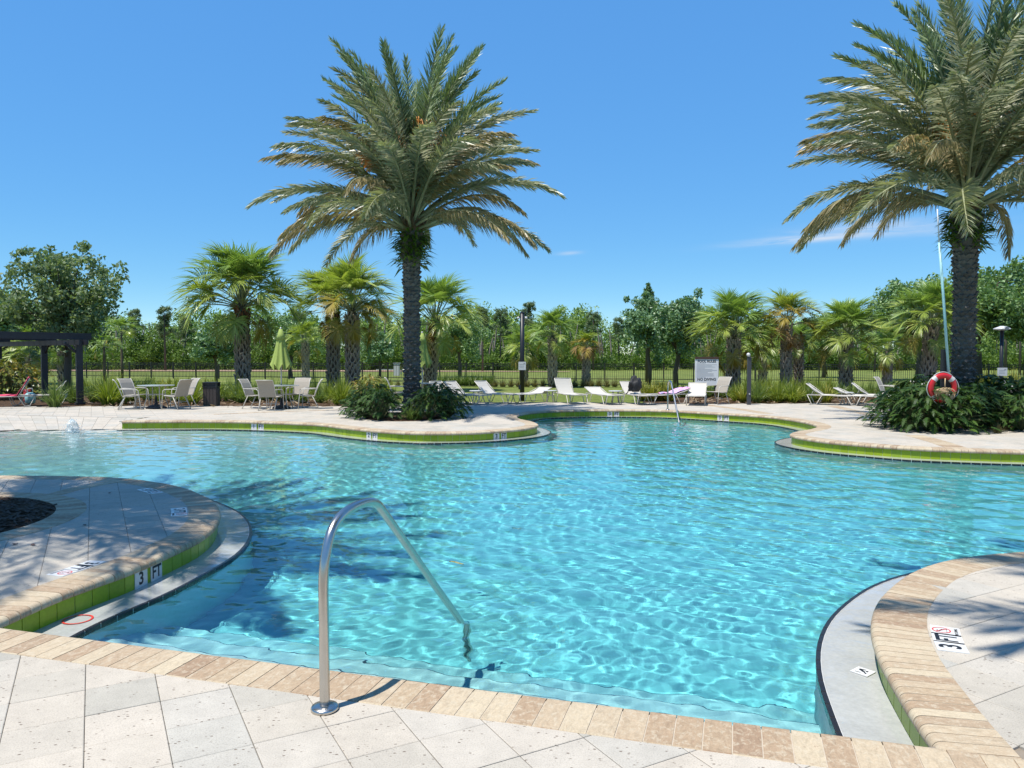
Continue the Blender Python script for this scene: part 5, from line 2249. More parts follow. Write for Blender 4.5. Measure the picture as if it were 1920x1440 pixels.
rail = thing('handrail', 'stainless steel handrail arching from the near deck into the pool', 'handrail', RB, math.atan2(rdir.y, rdir.x), 'pool entry handrails')
mb = MB()
mb.tube(smooth3(prof), 0.0228, 16)
mb.build('rail', M['steel'], rail, True)
mb = MB()
mb.lathe([(0.061, 0.0), (0.063, 0.012), (0.058, 0.020), (0.036, 0.024), (0.030, 0.026)], 28)
mb.build('base_ring', M['steel'], rail, True)
r2 = copy_thing(rail, G(1252, 769), math.atan2(-1, -0.03))
r2['label'] = 'stainless steel handrail on the far side of the pool in front of the towel lounger'


# ---- loungers
def make_lounger(back_deg):
    t = thing('sun_lounger', 'lounger', 'sun lounger')
    b = R(back_deg)
    hx, hz, W = 0.30, 0.34, 0.31
    bl = 0.66
    tip = Vector((hx + bl * math.cos(b), 0, hz + bl * math.sin(b)))
    f = MB()
    for s in (-1, 1):
        f.tube([(-1.0, s * W, hz - .01), (-0.9, s * W, hz), (hx, s * W, hz), (0.80, s * W, hz)], 0.016, 6)
    f.tube([(-1.0, -W, hz - .01), (-1.0, W, hz - .01)], 0.016, 6)
    f.tube([(0.80, -W, hz), (0.80, W, hz)], 0.016, 6)
    f.build('frame', M['frame'], t, True)
    s_ = MB()
    n = 7
    for i in range(n):
        x0, x1 = -0.98 + (hx + 0.98) * i / n, -0.98 + (hx + 0.98) * (i + 1) / n
        z0, z1 = [hz - 0.035 * math.sin(math.pi * q / n) + .008 for q in (i, i + 1)]
        for dz in (0, -0.006):
            q = [(x0, -W + .012, z0 + dz), (x1, -W + .012, z1 + dz), (x1, W - .012, z1 + dz), (x0, W - .012, z0 + dz)]
            s_.quad(*(q if dz == 0 else q[::-1]))
    s_.build('seat', M['sling'], t, True)
    bk = MB()
    d = (tip - Vector((hx, 0, hz))).normalized()
    nn = Vector((-d.z, 0, d.x))
    for i in range(5):
        p0, p1 = Vector((hx, 0, hz)) + d * (bl * i / 5), Vector((hx, 0, hz)) + d * (bl * (i + 1) / 5)
        o0, o1 = [-nn * 0.03 * math.sin(math.pi * q / 5) for q in (i, i + 1)]
        for dz in (0, -0.006):
            q = [p0 + o0 + nn * dz + Vector((0, -W + .014, 0)), p1 + o1 + nn * dz + Vector((0, -W + .014, 0)), p1 + o1 + nn * dz + Vector((0, W - .014, 0)), p0 + o0 + nn * dz + Vector((0, W - .014, 0))]
            bk.quad(*(q if dz == 0 else q[::-1]))
    bo = bk.build('backrest', M['sling'], t, True)
    bf = MB()
    for s in (-1, 1):
        bf.tube([(hx, s * W, hz), tuple(tip + Vector((0, s * W, 0)))], 0.015, 6)
        if back_deg > 15:
            bf.tube([tuple(Vector((hx, s * (W - .02), hz)).lerp(tip + Vector((0, s * (W - .02), 0)), .5)), (0.66, s * (W - .02), hz)], 0.009, 5)
    bf.tube([tuple(tip + Vector((0, -W, 0))), tuple(tip + Vector((0, W, 0)))], 0.015, 6)
    bf.build('back_frame', M['frame'], t, True)
    for x0, x1 in ((-0.90, -0.62), (0.72, 0.42)):
        for s in (-1, 1):
            l = MB()
            xg = x0 + (x1 - x0) * 0.25
            l.tube([(x0 - (x1 - x0) * .25, s * W, hz), (xg, s * W, 0.02), (xg + (x1 - x0) * .55, s * W, 0.02), (x1 + (x1 - x0) * .4, s * W, hz)], 0.014, 6)
            l.build('leg', M['frame'], t, True)
    return t


LG = {}


def lounger(px, py, ang, back, label):
    g = G(px, py)
    if back not in LG:
        LG[back] = make_lounger(back)
        o = LG[back]
        o.location = g
        o.rotation_euler = (0, 0, R(ang))
    else:
        o = copy_thing(LG[back], g, R(ang))
    o.scale = (0.92, 0.95, 0.95)
    o['label'] = label
    o['group'] = 'sun loungers round the pool deck'
    return o


lounger(846, 757, 142, 42, 'cream sun lounger half hidden behind the middle palm shrubs')
lounger(873, 757, 142, 42, 'cream sun lounger just right of the one behind the palm shrubs')
lounger(930, 755, 140, 41, 'cream sun lounger with raised back left of the black lamp pole')
lounger(993, 755, 48, 17, 'cream sun lounger with low back in front of the black lamp pole')
lounger(1067, 755.5, 108, 54, 'cream sun lounger with high back facing the pool right of the lamp pole')
lounger(1131, 756.5, 110, 19, 'cream sun lounger with low back between high backed and bag loungers')
l7 = lounger(1193, 757, 104, 40, 'cream sun lounger with a black bag on its backrest')
l8 = lounger(1245, 757, 24, 16, 'cream sun lounger with a pink and blue towel on it')
lounger(1306, 758, 74, 36, 'cream sun lounger under the left side of the pool rules sign')
lounger(1560, 759, 150, 36, 'leftmost cream sun lounger of the right hand row')
lounger(1617, 760, 146, 22, 'cream sun lounger with lower back in the right hand row')
lounger(1645, 758.5, 150, 37, 'cream sun lounger beside the right palm shrubs')
lounger(1752, 757, 110, 43, 'cream sun lounger showing white behind the life ring')
lounger(1918, 757, 110, 43, 'cream sun lounger cut by the right edge of the picture')
lp = lounger(16, 762, 30, 60, 'sun lounger covered by a pink striped towel at the left edge')
lounger(78, 759, 28, 45, 'white sun lounger behind the blue green grass clump')


def drape(name, label, cat, mat, lng, back, x_from, wid, over=0.0, seat_len=0.0, y0=0.0, stripes=None):
    """a cloth lying on a lounger's backrest, and seat_len of it on the seat"""
    b = R(back)
    hx, hz = 0.30, 0.34
    d = Vector((math.cos(b), 0, math.sin(b)))
    nn = Vector((-d.z, 0, d.x))
    path = []
    for q in np.linspace(-seat_len, 0, 6):
        if seat_len > 0:
            path.append(Vector((hx + q, 0, hz + .022)))
    for q in np.linspace(x_from, 0.70, 8):
        path.append(Vector((hx, 0, hz)) + d * q + nn * 0.02)
    if over > 0:
        for q in np.linspace(0.05, over, 4):
            path.append(Vector((hx, 0, hz)) + d * 0.71 - nn * (0.01 + 0.03) - Vector((0, 0, q)))
    mb = MB()
    m_ = 13
    n = len(path)
    rg = random.Random(3)
    ph = [rg.uniform(0, 6) for _ in range(4)]
    for i, p in enumerate(path):
        for k in range(m_):
            y = y0 + (k / (m_ - 1) - .5) * wid * (1 + .05 * math.sin(i + ph[0]))
            z = 0.012 * math.sin(7 * y + i * .9 + ph[1]) + .010 * math.sin(23 * y + ph[2]) + 0.014
            mb.v.append(tuple(p + nn * z + Vector((0, y, 0)) + d * (.03 * math.sin(k * .8 + ph[3]))))
    for i in range(n - 1):
        for k in range(m_ - 1):
            mb.f.append((i * m_ + k, i * m_ + k + 1, (i + 1) * m_ + k + 1, (i + 1) * m_ + k))
            mb.m.append((k // 2) % 2 if stripes else 0)
    o = mb.build(name, [mat] + ([stripes] if stripes else []), None, True)
    o.location = lng.location
    o.rotation_euler = lng.rotation_euler
    o.scale = lng.scale
    sd = o.modifiers.new('thick', 'SOLIDIFY'); sd.thickness = 0.012
    return tag(o, label, cat)


M['towel_dark'] = simple('deep_pink_stripe', (0.52, 0.05, 0.10), 0.9, var=0.2, scale=10)
drape('towel', 'pink striped towel draped over the lounger at the left edge', 'towel', M['towel_pink'], lp, 60, 0.0, 0.66, 0.0, 1.1, stripes=M['towel_dark'])
drape('towel', 'pink and blue patterned towel on the low backed lounger by the far handrail', 'towel', M['swirl'], l8, 16, 0.05, 0.6, 0.0, 0.35)
# teal bag and red cloth by the white lounger on the left
g = G(57, 757)
mb = MB()
mb.lathe([(0.10, 0.0), (0.15, 0.04), (0.165, 0.2), (0.14, 0.33), (0.08, 0.38)], 14)
o = thing('beach_bag', 'pale teal beach bag standing between the two left loungers', 'bag', (g.x, g.y, 0.0))
mb.build('bag_body', M['teal'], o, True)
mb = MB(); mb.tube([(-.1, 0, .34), (-.07, 0, .52), (.07, 0, .52), (.1, 0, .34)], .012, 5)
mb.build('handle', M['white_paint'], o, True)
g = G(50, 757)
mb = MB()
for i in range(9):
    for k in range(7):
        mb.v.append((-.12 + k * .04, .03 * math.sin(k * 1.3 + i * .4), .46 - i * .052 + .012 * math.sin(k * 2.1)))
for i in range(8):
    for k in range(6):
        mb.f.append((i * 7 + k, i * 7 + k + 1, i * 7 + k + 8, i * 7 + k + 7)); mb.m.append(0)
o = mb.build('towel', simple('dark_red_cloth', (0.40, 0.03, 0.04), 0.9), None, True, loc=(g.x - .05, g.y + .1, 0.02))
o.modifiers.new('thick', 'SOLIDIFY').thickness = 0.02
tag(o, 'dark red cloth hanging beside the pale teal beach bag', 'towel')

# black bag on the backrest
def blob(name, mats, rx, ry, rz, seed, sub=3, amp=0.14):
    bm = bmesh.new()
    bmesh.ops.create_icosphere(bm, subdivisions=sub, radius=1)
    for v in bm.verts:
        n = mnoise.noise(v.co * 1.6 + Vector((seed, seed * 2, 0))) * amp + mnoise.noise(v.co * 4 + Vector((seed, 0, 3))) * amp * .4
        k = 1 + n
        v.co = Vector((v.co.x * rx * k, v.co.y * ry * k, v.co.z * rz * k))
        if v.co.z < -rz * .8:
            v.co.z = -rz * .8
    me = bpy.data.meshes.new(name)
    bm.to_mesh(me); bm.free()
    me.materials.append(mats)
    me.polygons.foreach_set('use_smooth', [True] * len(me.polygons))
    return me


bag = thing('shoulder_bag', 'black shoulder bag slumped on the lounger backrest', 'bag', l7.location + Vector((-0.03, 0.12, 0.62)))
link('bag_body', blob('bag_body', M['bag_black'], 0.21, 0.15, 0.28, 2.0, 4, 0.42), bag)
mb = MB(); mb.tube([(-.16, 0, .1), (-.2, -.02, -.1), (-.26, -.06, -.26), (-.32, -.1, -.28)], .018, 5)
mb.build('strap', M['bag_black'], bag, True)


# ---- chairs
def make_chair():
    t = thing('patio_chair', 'chair', 'chair')
    W, sz = 0.27, 0.42
    s_ = MB()
    for i in range(5):
        x0, x1 = -0.22 + 0.46 * i / 5, -0.22 + 0.46 * (i + 1) / 5
        z0, z1 = [sz + .03 * (q / 5) - 0.02 * math.sin(math.pi * q / 5) for q in (i, i + 1)]
        s_.quad((x0, -W + .01, z0), (x1, -W + .01, z1), (x1, W - .01, z1), (x0, W - .01, z0))
        s_.quad((x0, W - .01, z0 - .006), (x1, W - .01, z1 - .006), (x1, -W + .01, z1 - .006), (x0, -W + .01, z0 - .006))
    s_.build('seat', M['sling_tan'], t, True)
    bk = MB()
    pts = [Vector((-0.22, 0, sz)), Vector((-0.27, 0, .56)), Vector((-0.32, 0, .70)), Vector((-0.38, 0, .84)), Vector((-0.45, 0, .95)), Vector((-0.49, 0, .965))]
    for a, b in zip(pts, pts[1:]):
        for dx in (0, -0.007):
            q = [a + Vector((dx, -W + .012, 0)), a + Vector((dx, W - .012, 0)), b + Vector((dx, W - .012, 0)), b + Vector((dx, -W + .012, 0))]
            bk.quad(*(q if dx == 0 else q[::-1]))
    bk.build('backrest', M['sling_tan'], t, True)
    f = MB()
    for s in (-1, 1):
        f.tube([(0.24, s * W, sz + .03), (-0.22, s * W, sz)] + [tuple(p + Vector((0, s * W, 0))) for p in pts], 0.014, 6)
    f.tube([(pts[-1].x, -W, pts[-1].z), (pts[-1].x, W, pts[-1].z)], 0.014, 6)
    f.tube([(0.24, -W, sz + .03), (0.24, W, sz + .03)], 0.014, 6)
    f.tube([(0.0, -W, .2), (0.0, W, .2)], 0.010, 5)
    f.build('frame', M['frame'], t, True)
    for s in (-1, 1):
        a = MB()
        a.tube([(-0.31, s * W, .66), (-0.1, s * (W + .03), .66), (0.16, s * (W + .03), .65), (0.23, s * (W + .03), .60), (0.27, s * (W + .02), .3), (0.30, s * (W + .02), 0.0)], 0.014, 6)
        a.build('armrest', M['frame'], t, True)
        l = MB()
        l.tube([(-0.15, s * W, sz), (-0.26, s * W, .2), (-0.36, s * W, 0.0)], 0.014, 6)
        l.build('leg', M['frame'], t, True)
        l = MB()
        l.tube([(0.30, s * (W + .02), 0.012), (-0.36, s * W, 0.012)], 0.012, 5)
        l.build('runner', M['frame'], t, True)
    return t


chair0 = make_chair()
first = [True]


def chair(p, ang, label):
    if first[0]:
        first[0] = False
        chair0.location = p
        chair0.rotation_euler = (0, 0, R(ang))
        o = chair0
    else:
        o = copy_thing(chair0, p, R(ang))
    o.scale = (0.93, 0.93, 0.93)
    o['label'] = label
    o['group'] = 'sling chairs round the pool deck'
    return o


def make_table(r, h, name, label, mat, loc):
    t = thing(name, label, 'table', loc)
    mb = MB()
    mb.lathe([(r - .01, h - .022), (r, h - .018), (r, h - .004), (r - .012, h)], 32)
    mb.build('table_top', mat, t)
    for k in range(4):
        a = math.pi / 4 + k * math.pi / 2
        l = MB()
        l.tube([(math.cos(a) * r * .55, math.sin(a) * r * .55, h - .022), (math.cos(a) * r * .5, math.sin(a) * r * .5, h * .5), (math.cos(a) * r * .72, math.sin(a) * r * .72, 0)], 0.016, 6)
        l.build('leg', M['frame'], t, True)
    rr = MB()
    pts = [(math.cos(a) * r * .53, math.sin(a) * r * .53, h * .6) for a in np.linspace(0, 2 * math.pi, 17)]
    rr.tube(pts, 0.010, 5, cap=False)
    rr.build('brace', M['frame'], t, True)
    return t


def make_umbrella(loc, label, z0, z1, r):
    t = thing('patio_umbrella', label, 'umbrella', loc)
    mb = MB(); mb.tube([(0, 0, 0.08), (0, 0, z1 + .02)], 0.02, 8)
    mb.build('pole', M['frame'], t, True)
    c = MB()
    n, rows = 32, 11
    rg = random.Random(int(abs(loc[0]) * 100))
    jit = [rg.uniform(.85, 1.15) for _ in range(8)]
    for i in range(rows):
        u = i / (rows - 1)
        rr = 0.035 + (r - .035) * (u ** .85) * (1 - .12 * math.sin(u * 3.1))
        if u > 0.92:
            rr *= 1.03
        z = z1 + (z0 - z1) * u
        for k in range(n):
            a = 2 * math.pi * k / n
            pl_ = 1 - 0.30 * u ** .4 * (0.5 + 0.5 * math.cos(8 * a)) * jit[(k * 8 // n) % 8]
            dz = -0.10 * u ** 3 * math.cos(8 * a) * jit[(k * 8 // n) % 8]
            c.v.append((math.cos(a) * rr * pl_, math.sin(a) * rr * pl_, z + dz))
    for i in range(rows - 1):
        for k in range(n):
            k2 = (k + 1) % n
            c.f.append((i * n + k, (i + 1) * n + k, (i + 1) * n + k2, i * n + k2)); c.m.append(0)
    c.build('canopy', M['lime_cloth'], t, True)
    v = MB()
    v.lathe([(r * .46, z1 - .3), (r * .30, z1 - .16), (0.05, z1 + .01), (.02, z1 + .02)], 16)
    v.build('vent_cap', M['lime_cloth'], t, True)
    fi = MB(); fi.lathe([(0.022, z1 + .01), (0.03, z1 + .04), (0.012, z1 + .075)], 10)
    fi.build('finial', M['white_paint'], t, True)
    b = MB(); b.lathe([(0.27, 0.0), (0.265, 0.05), (0.16, 0.095), (0.05, 0.12), (0.035, 0.32)], 20)
    b.build('base', M['grey_base'], t, True)
    return t


T1 = G(293, 766); T2 = G(528, 766); T3 = G(800, 758.5)
make_table(0.53, 0.72, 'patio_table', 'round pale dining table without an umbrella on the left', M['table_top'], T1)
t_ = thing('umbrella_base', 'dark domed umbrella stand under the left dining table', 'umbrella stand', T1)
b = MB(); b.lathe([(0.30, 0.0), (0.295, 0.05), (0.18, 0.10), (0.05, 0.13), (0.035, 0.34)], 20); b.build('base', M['grey_base'], t_, True)
b = MB(); b.tube([(0, 0, .3), (0, 0, .40)], .028, 8); b.build('sleeve', M['grey_base'], t_, True)
make_table(0.53, 0.72, 'patio_table', 'round pale dining table with the closed green umbrella through it', M['table_top'], T2)
make_umbrella(T2, 'closed lime green umbrella at the second dining table', 1.26, Zat(618, T2.y), 0.325)
make_table(0.50, 0.72, 'patio_table', 'round dining table partly hidden by the middle date palm trunk', M['table_top'], T3)
make_umbrella(G(792, 759), 'closed lime green umbrella peeping out behind the date palm trunk', 1.3, Zat(626, T3.y), 0.33)


def V3(p, dx, dy):
    return Vector((p.x + dx, p.y + dy, 0))


chair(V3(T1, -0.62, -0.35), 28, 'tan sling chair at the front left of the left dining table')
chair(V3(T1, -0.80, 0.35), -18, 'tan sling chair at the back left of the left dining table')
chair(V3(T1, 0.72, -0.28), 160, 'tan sling chair at the front right of the left dining table')
chair(V3(T1, 0.55, 0.62), 228, 'tan sling chair at the back right of the left dining table')
chair(V3(T2, -0.78, 0.02), -10, 'tan sling chair seen from the side left of the umbrella table')
chair(V3(T2, -0.12, -0.62), 82, 'tan sling chair with its back to the pool at the umbrella table')
chair(V3(T2, 0.28, 0.78), 262, 'tan sling chair facing the pool behind the umbrella table')
chair(V3(T2, 0.80, -0.02), 196, 'tan sling chair seen from the side right of the umbrella table')
chair(V3(T3, -0.92, -0.05), 8, 'tan sling chair just left of the middle date palm trunk')
chair(G(1344, 757.5), 215, 'cream sling chair under the right side of the pool rules sign')
chair(G(1668, 757.2), 320, 'cream sling chair behind the right hand loungers')


def side_table(px, py, label, k=[None]):
    g = G(px, py)
    if k[0] is None:
        t = make_table(0.24, 0.42, 'side_table', label, M['white_paint'], g)
        k[0] = t
    else:
        t = copy_thing(k[0], g)
    t['label'] = label
    t['category'] = 'side table'
    t['group'] = 'small side tables between the loungers'


side_table(1031, 754.5, 'small white side table left of the high backed lounger')
side_table(1154, 755.5, 'small white side table left of the bag lounger')
side_table(893, 755, 'small white side table between the two left raised loungers')
side_table(1586, 759, 'small white side table between the first right hand loungers')

# ---- bin
g = G(397, 761)
bn = thing('litter_bin', 'square brown litter bin with black hood at the edge of the deck', 'bin', g, R(6))
mb = MB(); mb.box((0, 0, 0.30), (0.40, 0.40, 0.60)); mb.build('bin_body', M['grey_base'], bn)
for sd in range(4):
    for k in range(4):
        mb = MB()
        mb.box((-0.15 + 0.1 * k, -0.207, 0.31), (0.088, 0.014, 0.56))
        o = mb.build('slat', M['bin_brown'], bn)
        o.rotation_euler = (0, 0, sd * math.pi / 2)
mb = MB(); mb.box((0, 0, 0.62), (0.45, 0.45, 0.035)); mb.box((0, 0, 0.755), (0.45, 0.45, 0.03))
for sx in (-1, 1):
    for sy in (-1, 1):
        mb.box((sx * .2, sy * .2, .69), (.04, .04, .11))
mb.box((0, 0, .69), (.36, .36, .10))
mb.build('hood', M['black_metal'], bn)

# ---- pergola
pg = thing('pergola', 'dark timber pergola at the left edge of the picture', 'pergola', (0, 0, 0))
PA_, PB_, PE_, PD_ = Vector((-14.35, 25.3, 0)), Vector((-16.55, 27.0, 0)), Vector((-19.9, 29.6, 0)), Vector((-16.6, 22.1, 0))
PF_ = PE_ + (PD_ - PA_)
PC_ = PB_ + (PD_ - PA_)
for p in (PA_, PB_, PE_, PD_, PC_, PF_):
    mb = MB(); mb.box((p.x, p.y, 1.06), (0.19, 0.19, 2.12), 0.7); mb.box((p.x, p.y, .04), (.27, .27, .08), .7)
    mb.build('post', M['pergola'], pg)


def beam(a, b, z, w, h, name, over=0.35):
    d = (b - a).normalized()
    mb = MB(); mb.bar(a - d * over + Vector((0, 0, z)), b + d * over + Vector((0, 0, z)), w, h)
    mb.build(name, M['pergola'], pg)


nrm = (PE_ - PA_).normalized()
side = Vector((-nrm.y, nrm.x, 0))
for a, b in ((PA_, PE_), (PD_, PF_)):
    for s in (-1, 1):
        beam(a + side * (.12 * s), b + side * (.12 * s), 2.06, 0.05, 0.17, 'beam')
for a, b in ((PA_, PD_), (PB_, PC_), (PE_, PF_)):
    beam(a, b, 2.225, 0.06, 0.15, 'cross_beam', 0.4)
nr = 16
for k in range(nr):
    q = PA_.lerp(PE_, k / (nr - 1))
    beam(q, q + (PD_ - PA_), 2.335, 0.045, 0.065, 'rafter', 0.4)
for a, b in ((PA_, PD_), (PA_, PE_), (PB_, PA_), (PB_, PE_)):
    d = (b - a).normalized()
    mb = MB(); mb.bar(a + Vector((0, 0, 1.65)), a + d * .45 + Vector((0, 0, 2.05)), .05, .07)
    mb.build('brace', M['pergola'], pg)


# ---- poles and signs
def post_sign(parent, z, w, h, y=-0.09, dark=False):
    mb = MB(); mb.box((0, y, z), (w, .012, h))
    o = mb.build('notice', M['white_paint'], parent)
    f = MB()
    for k in range(3):
        f.box((-.02, y - .0075, z + h * (.18 - .2 * k)), (w * .6, .002, h * .035))
    f.box((w * .28, y - .0075, z + h * .28), (w * .2, .002, h * .14))
    f.build('print', M['grey_print'], o)
    return o


g = G(979, 750)
lp_ = thing('lamp_pole', 'tall black lamp pole with twin floodlights and a white notice', 'lamp post', g)
hz = Zat(587, g.y)
mb = MB(); mb.tube([(0, 0, -.03), (0, 0, hz)], [.085, .078], 12); mb.build('pole', M['black_metal'], lp_, True)
mb = MB(); mb.lathe([(.085, hz), (.09, hz + .02), (.02, hz + .05)], 12); mb.build('cap', M['black_metal'], lp_)
for s in (-1, 1):
    mb = MB(); mb.lathe([(.03, 0), (.05, .02), (.05, .05), (.02, .07)], 10)
    o = mb.build('floodlight', M['white_paint'], lp_, True, loc=(s * .13, -.06, hz - .17)); o.rotation_euler = (R(115), 0, s * .5)
    b_ = MB(); b_.tube([(0, 0, hz - .14), (s * .13, -.04, hz - .14)], .018, 5); b_.build('bracket', M['black_metal'], lp_)
post_sign(lp_, Zat(686, g.y), .27, .30)
mb = MB(); mb.box((-.09, -.02, Zat(726, g.y)), (.09, .1, .16)); mb.build('junction_box', M['black_metal'], lp_)

g = G(1404, 759)
cp = thing('camera_post', 'slim dark post with a small white camera on top', 'post', g)
hz = Zat(669, g.y)
mb = MB(); mb.box((0, 0, hz / 2), (.11, .11, hz)); mb.build('post', simple('slate_post', (.045, .05, .058), .5), cp)
mb = MB(); mb.lathe([(.045, 0), (.06, .03), (.06, .13), (.03, .16)], 12)
o = mb.build('camera_head', M['white_paint'], cp, True, loc=(0, .06, hz + .05)); o.rotation_euler = (R(80), 0, -.4)
mb = MB(); mb.tube([(0, 0, hz - .02), (0, 0, hz + .06)], .025, 6); mb.build('bracket', M['white_paint'], cp)
mb = MB(); mb.lathe([(.022, 0), (.022, .02)], 8); o = mb.build('socket', M['white_paint'], cp, loc=(0, -.055, .36)); o.rotation_euler = (R(90), 0, 0)

Y3 = 23.6
g = Vector((XatY(1877, Y3), Y3, 0))
l3 = thing('lamp_pole', 'black pole with a white lamp head and notice right of the right date palm', 'lamp post', g)
hz = Zat(618, Y3)
mb = MB(); mb.tube([(0, 0, 0), (0, 0, hz)], .055, 10); mb.build('pole', M['black_metal'], l3, True)
mb = MB(); mb.lathe([(.10, 0), (.24, .03), (.235, .055), (.12, .10), (.05, .13)], 20)
mb.build('lamp_head', M['white_paint'], l3, True, loc=(0, 0, hz - .02))
mb = MB(); mb.lathe([(.06, 0), (.06, .05)], 10); o = mb.build('lens', M['grey_print'], l3, loc=(0, -.19, hz + .04)); o.rotation_euler = (R(100), 0, 0)
post_sign(l3, Zat(697, Y3), .30, .25, -.065)

# pool rules board
Ys = 29.3
g = Vector((XatY(1325, Ys), Ys, 0))
sg = thing('rules_sign', 'large white pool rules board on posts behind the loungers', 'sign', g)
zt, zb = Zat(673.5, Ys), Zat(722, Ys)
mb = MB(); mb.box((0, 0, (zt + zb) / 2), (.90, .03, zt - zb)); bd = mb.build('board', simple('white_sign_face', (0.80, 0.80, 0.79), 0.4, var=0.03), sg)
mb = MB(); mb.box((0, 0, zt + .045), (.90, .06, .085)); mb.build('top_rail', M['brown_wood'], sg)
for s in (-1, 1):
    mb = MB(); mb.box((s * .36, .06, (zt + .1) / 2), (.08, .08, zt + .1)); mb.build('post', M['brown_wood'], sg)
RX90 = Matrix.Rotation(math.pi / 2, 4, 'X')
letters('POOL RULES', .135, M['ink'], bd, Matrix.Translation((0, -.017, zt - .085)) @ RX90, bold=.004, sx=.92)
letters('NO DIVING', .145, M['ink'], bd, Matrix.Translation((0, -.017, Zat(711.5, Ys))) @ RX90, bold=.004, sx=.95)
f = MB()
rg = random.Random(8)
for k in range(13):
    z = zt - .17 - k * .043
    w = rg.uniform(.55, .78) if k % 4 else rg.uniform(.3, .5)
    f.box((-.39 + w / 2, -.0165, z), (w, .002, .010))
f.build('small_print', M['grey_print'], bd)

# ---- life ring on its post, reaching pole
Yr = 16.0
pr = Vector((XatY(1770, Yr + .22), Yr + .22, 0))
lpst = thing('life_ring_post', 'black post rising out of the right palm shrubs', 'post', pr)
mb = MB(); mb.box((0, 0, Zat(655, Yr) / 2), (.10, .10, Zat(655, Yr))); mb.build('post', M['black_metal'], lpst)
mb = MB(); mb.box((0, -.07, Zat(716, Yr)), (.20, .05, .22)); mb.build('hanger', M['black_metal'], lpst)
lr = thing('life_ring', 'red life ring with white bands and a coil of tan rope', 'life ring', (XatY(1768, Yr), Yr, Zat(727, Yr)), R(4))
R0, r0 = 0.255, 0.062
nseg = 48
ringm = MB()
for i in range(nseg):
    a = 2 * math.pi * i / nseg
    for k in range(10):
        b = 2 * math.pi * k / 10
        rr = R0 + r0 * math.cos(b)
        ringm.v.append((rr * math.cos(a), r0 * .8 * math.sin(b), rr * math.sin(a)))
for i in range(nseg):
    for k in range(10):
        i2, k2 = (i + 1) % nseg, (k + 1) % 10
        ringm.f.append((i * 10 + k, i * 10 + k2, i2 * 10 + k2, i2 * 10 + k)); ringm.m.append(0)
ringm.build('ring_shell', M['ring_red'], lr, True)
for q in (45, 135, 225, 315):
    bm_ = MB()
    for i in range(5):
        a = R(q - 9 + 4.5 * i)
        for k in range(10):
            b = 2 * math.pi * k / 10
            rr = R0 + (r0 + .004) * math.cos(b)
            bm_.v.append((rr * math.cos(a), (r0 + .004) * .8 * math.sin(b), rr * math.sin(a)))
    for i in range(4):
        for k in range(10):
            k2 = (k + 1) % 10
            bm_.f.append((i * 10 + k, i * 10 + k2, (i + 1) * 10 + k2, (i + 1) * 10 + k)); bm_.m.append(0)
    bm_.build('band', M['ring_white'], lr, True)
line = MB()
for s in range(4):
    a0_, a1_ = R(45 + 90 * s), R(135 + 90 * s)
    pts = []
    for k in range(9):
        a = a0_ + (a1_ - a0_) * k / 8
        rr = R0 + r0 + .035 * math.sin(math.pi * k / 8)
        pts.append((rr * math.cos(a), -.01, rr * math.sin(a) - .02 * math.sin(math.pi * k / 8)))
    line.tube(pts, .008, 5)
line.build('grab_line', M['ring_white'], lr, True)
coil = MB()
rg = random.Random(5)
for k in range(15):
    x = rg.uniform(-.13, .13)
    w, h = rg.uniform(.06, .10), rg.uniform(.09, .14)
    pts = [(x + w * math.cos(t), -.08 + rg.uniform(-.02, .02), -.13 + h * math.sin(t)) for t in np.linspace(0, 2 * math.pi, 13)]
    coil.tube(pts, .011, 5, cap=False)
for k in range(6):
    coil.tube([(-.22 + rg.uniform(-.02, .02), -.08, -.08 + k * .014 - .05), (0, -.10, -.09 + rg.uniform(-.02, .02)), (.19, -.08, -.12 + rg.uniform(-.03, .03))], .011, 5)
coil.tube([(0, -.08, -.02), (.005, -.07, .10), (.02, -.05, .2)], .011, 5)
coil.build('rope_coil', M['rope'], lr, True)
sp = thing('reaching_pole', 'long pale blue reaching pole leaning up into the right date palm', 'pole', (0, 0, 0))
mb = MB(); mb.tube([tuple(AT(1779, 705, Yr + .12)), tuple(AT(1768, 545, Yr + .2)), tuple(AT(1761, 455, Yr + .25))], .028, 8); mb.build('lower_tube', M['pole_blue'], sp, True)
mb = MB(); mb.tube([tuple(AT(1761, 455, Yr + .25)), tuple(AT(1757.5, 392, Yr + .3))], .013, 8)
mb.build('upper_tube', M['white_paint'], sp, True)

# ---- fence
fc = thing('metal_fence', 'black metal picket fence running across behind the lawn', 'fence', (0, 0, 0))
FA_, FB_ = Vector((-54, 62.5, 0)), Vector((46, 40.5, 0))
FH = 1.12
ln = (FB_ - FA_).length
nu = int(ln / 1.85)
fdv = (FB_ - FA_).normalized()
for k in range(nu + 1):
    p = FA_.lerp(FB_, k / nu)
    mb = MB(); mb.box((0, 0, (FH + .06) / 2), (.075, .075, FH + .06), math.atan2(fdv.y, fdv.x)); mb.box((0, 0, FH + .07), (.095, .095, .03), math.atan2(fdv.y, fdv.x))
    mb.build('fence_post', M['fence_black'], fc, loc=(p.x, p.y, -.03))
for z in (FH - .02, FH - .16, .14):
    mb = MB(); mb.bar(FA_ + Vector((0, 0, z)), FB_ + Vector((0, 0, z)), .035, .04); mb.build('rail', M['fence_black'], fc)
pk = MB()
npk = int(ln / 0.118)
ang = math.atan2(fdv.y, fdv.x)
for k in range(npk):
    p = FA_.lerp(FB_, (k + .5) / npk)
    pk.box((p.x, p.y, FH / 2 + .03), (.02, .02, FH - .06), ang)
pk.build('pickets', M['fence_black'], fc, kind='stuff')
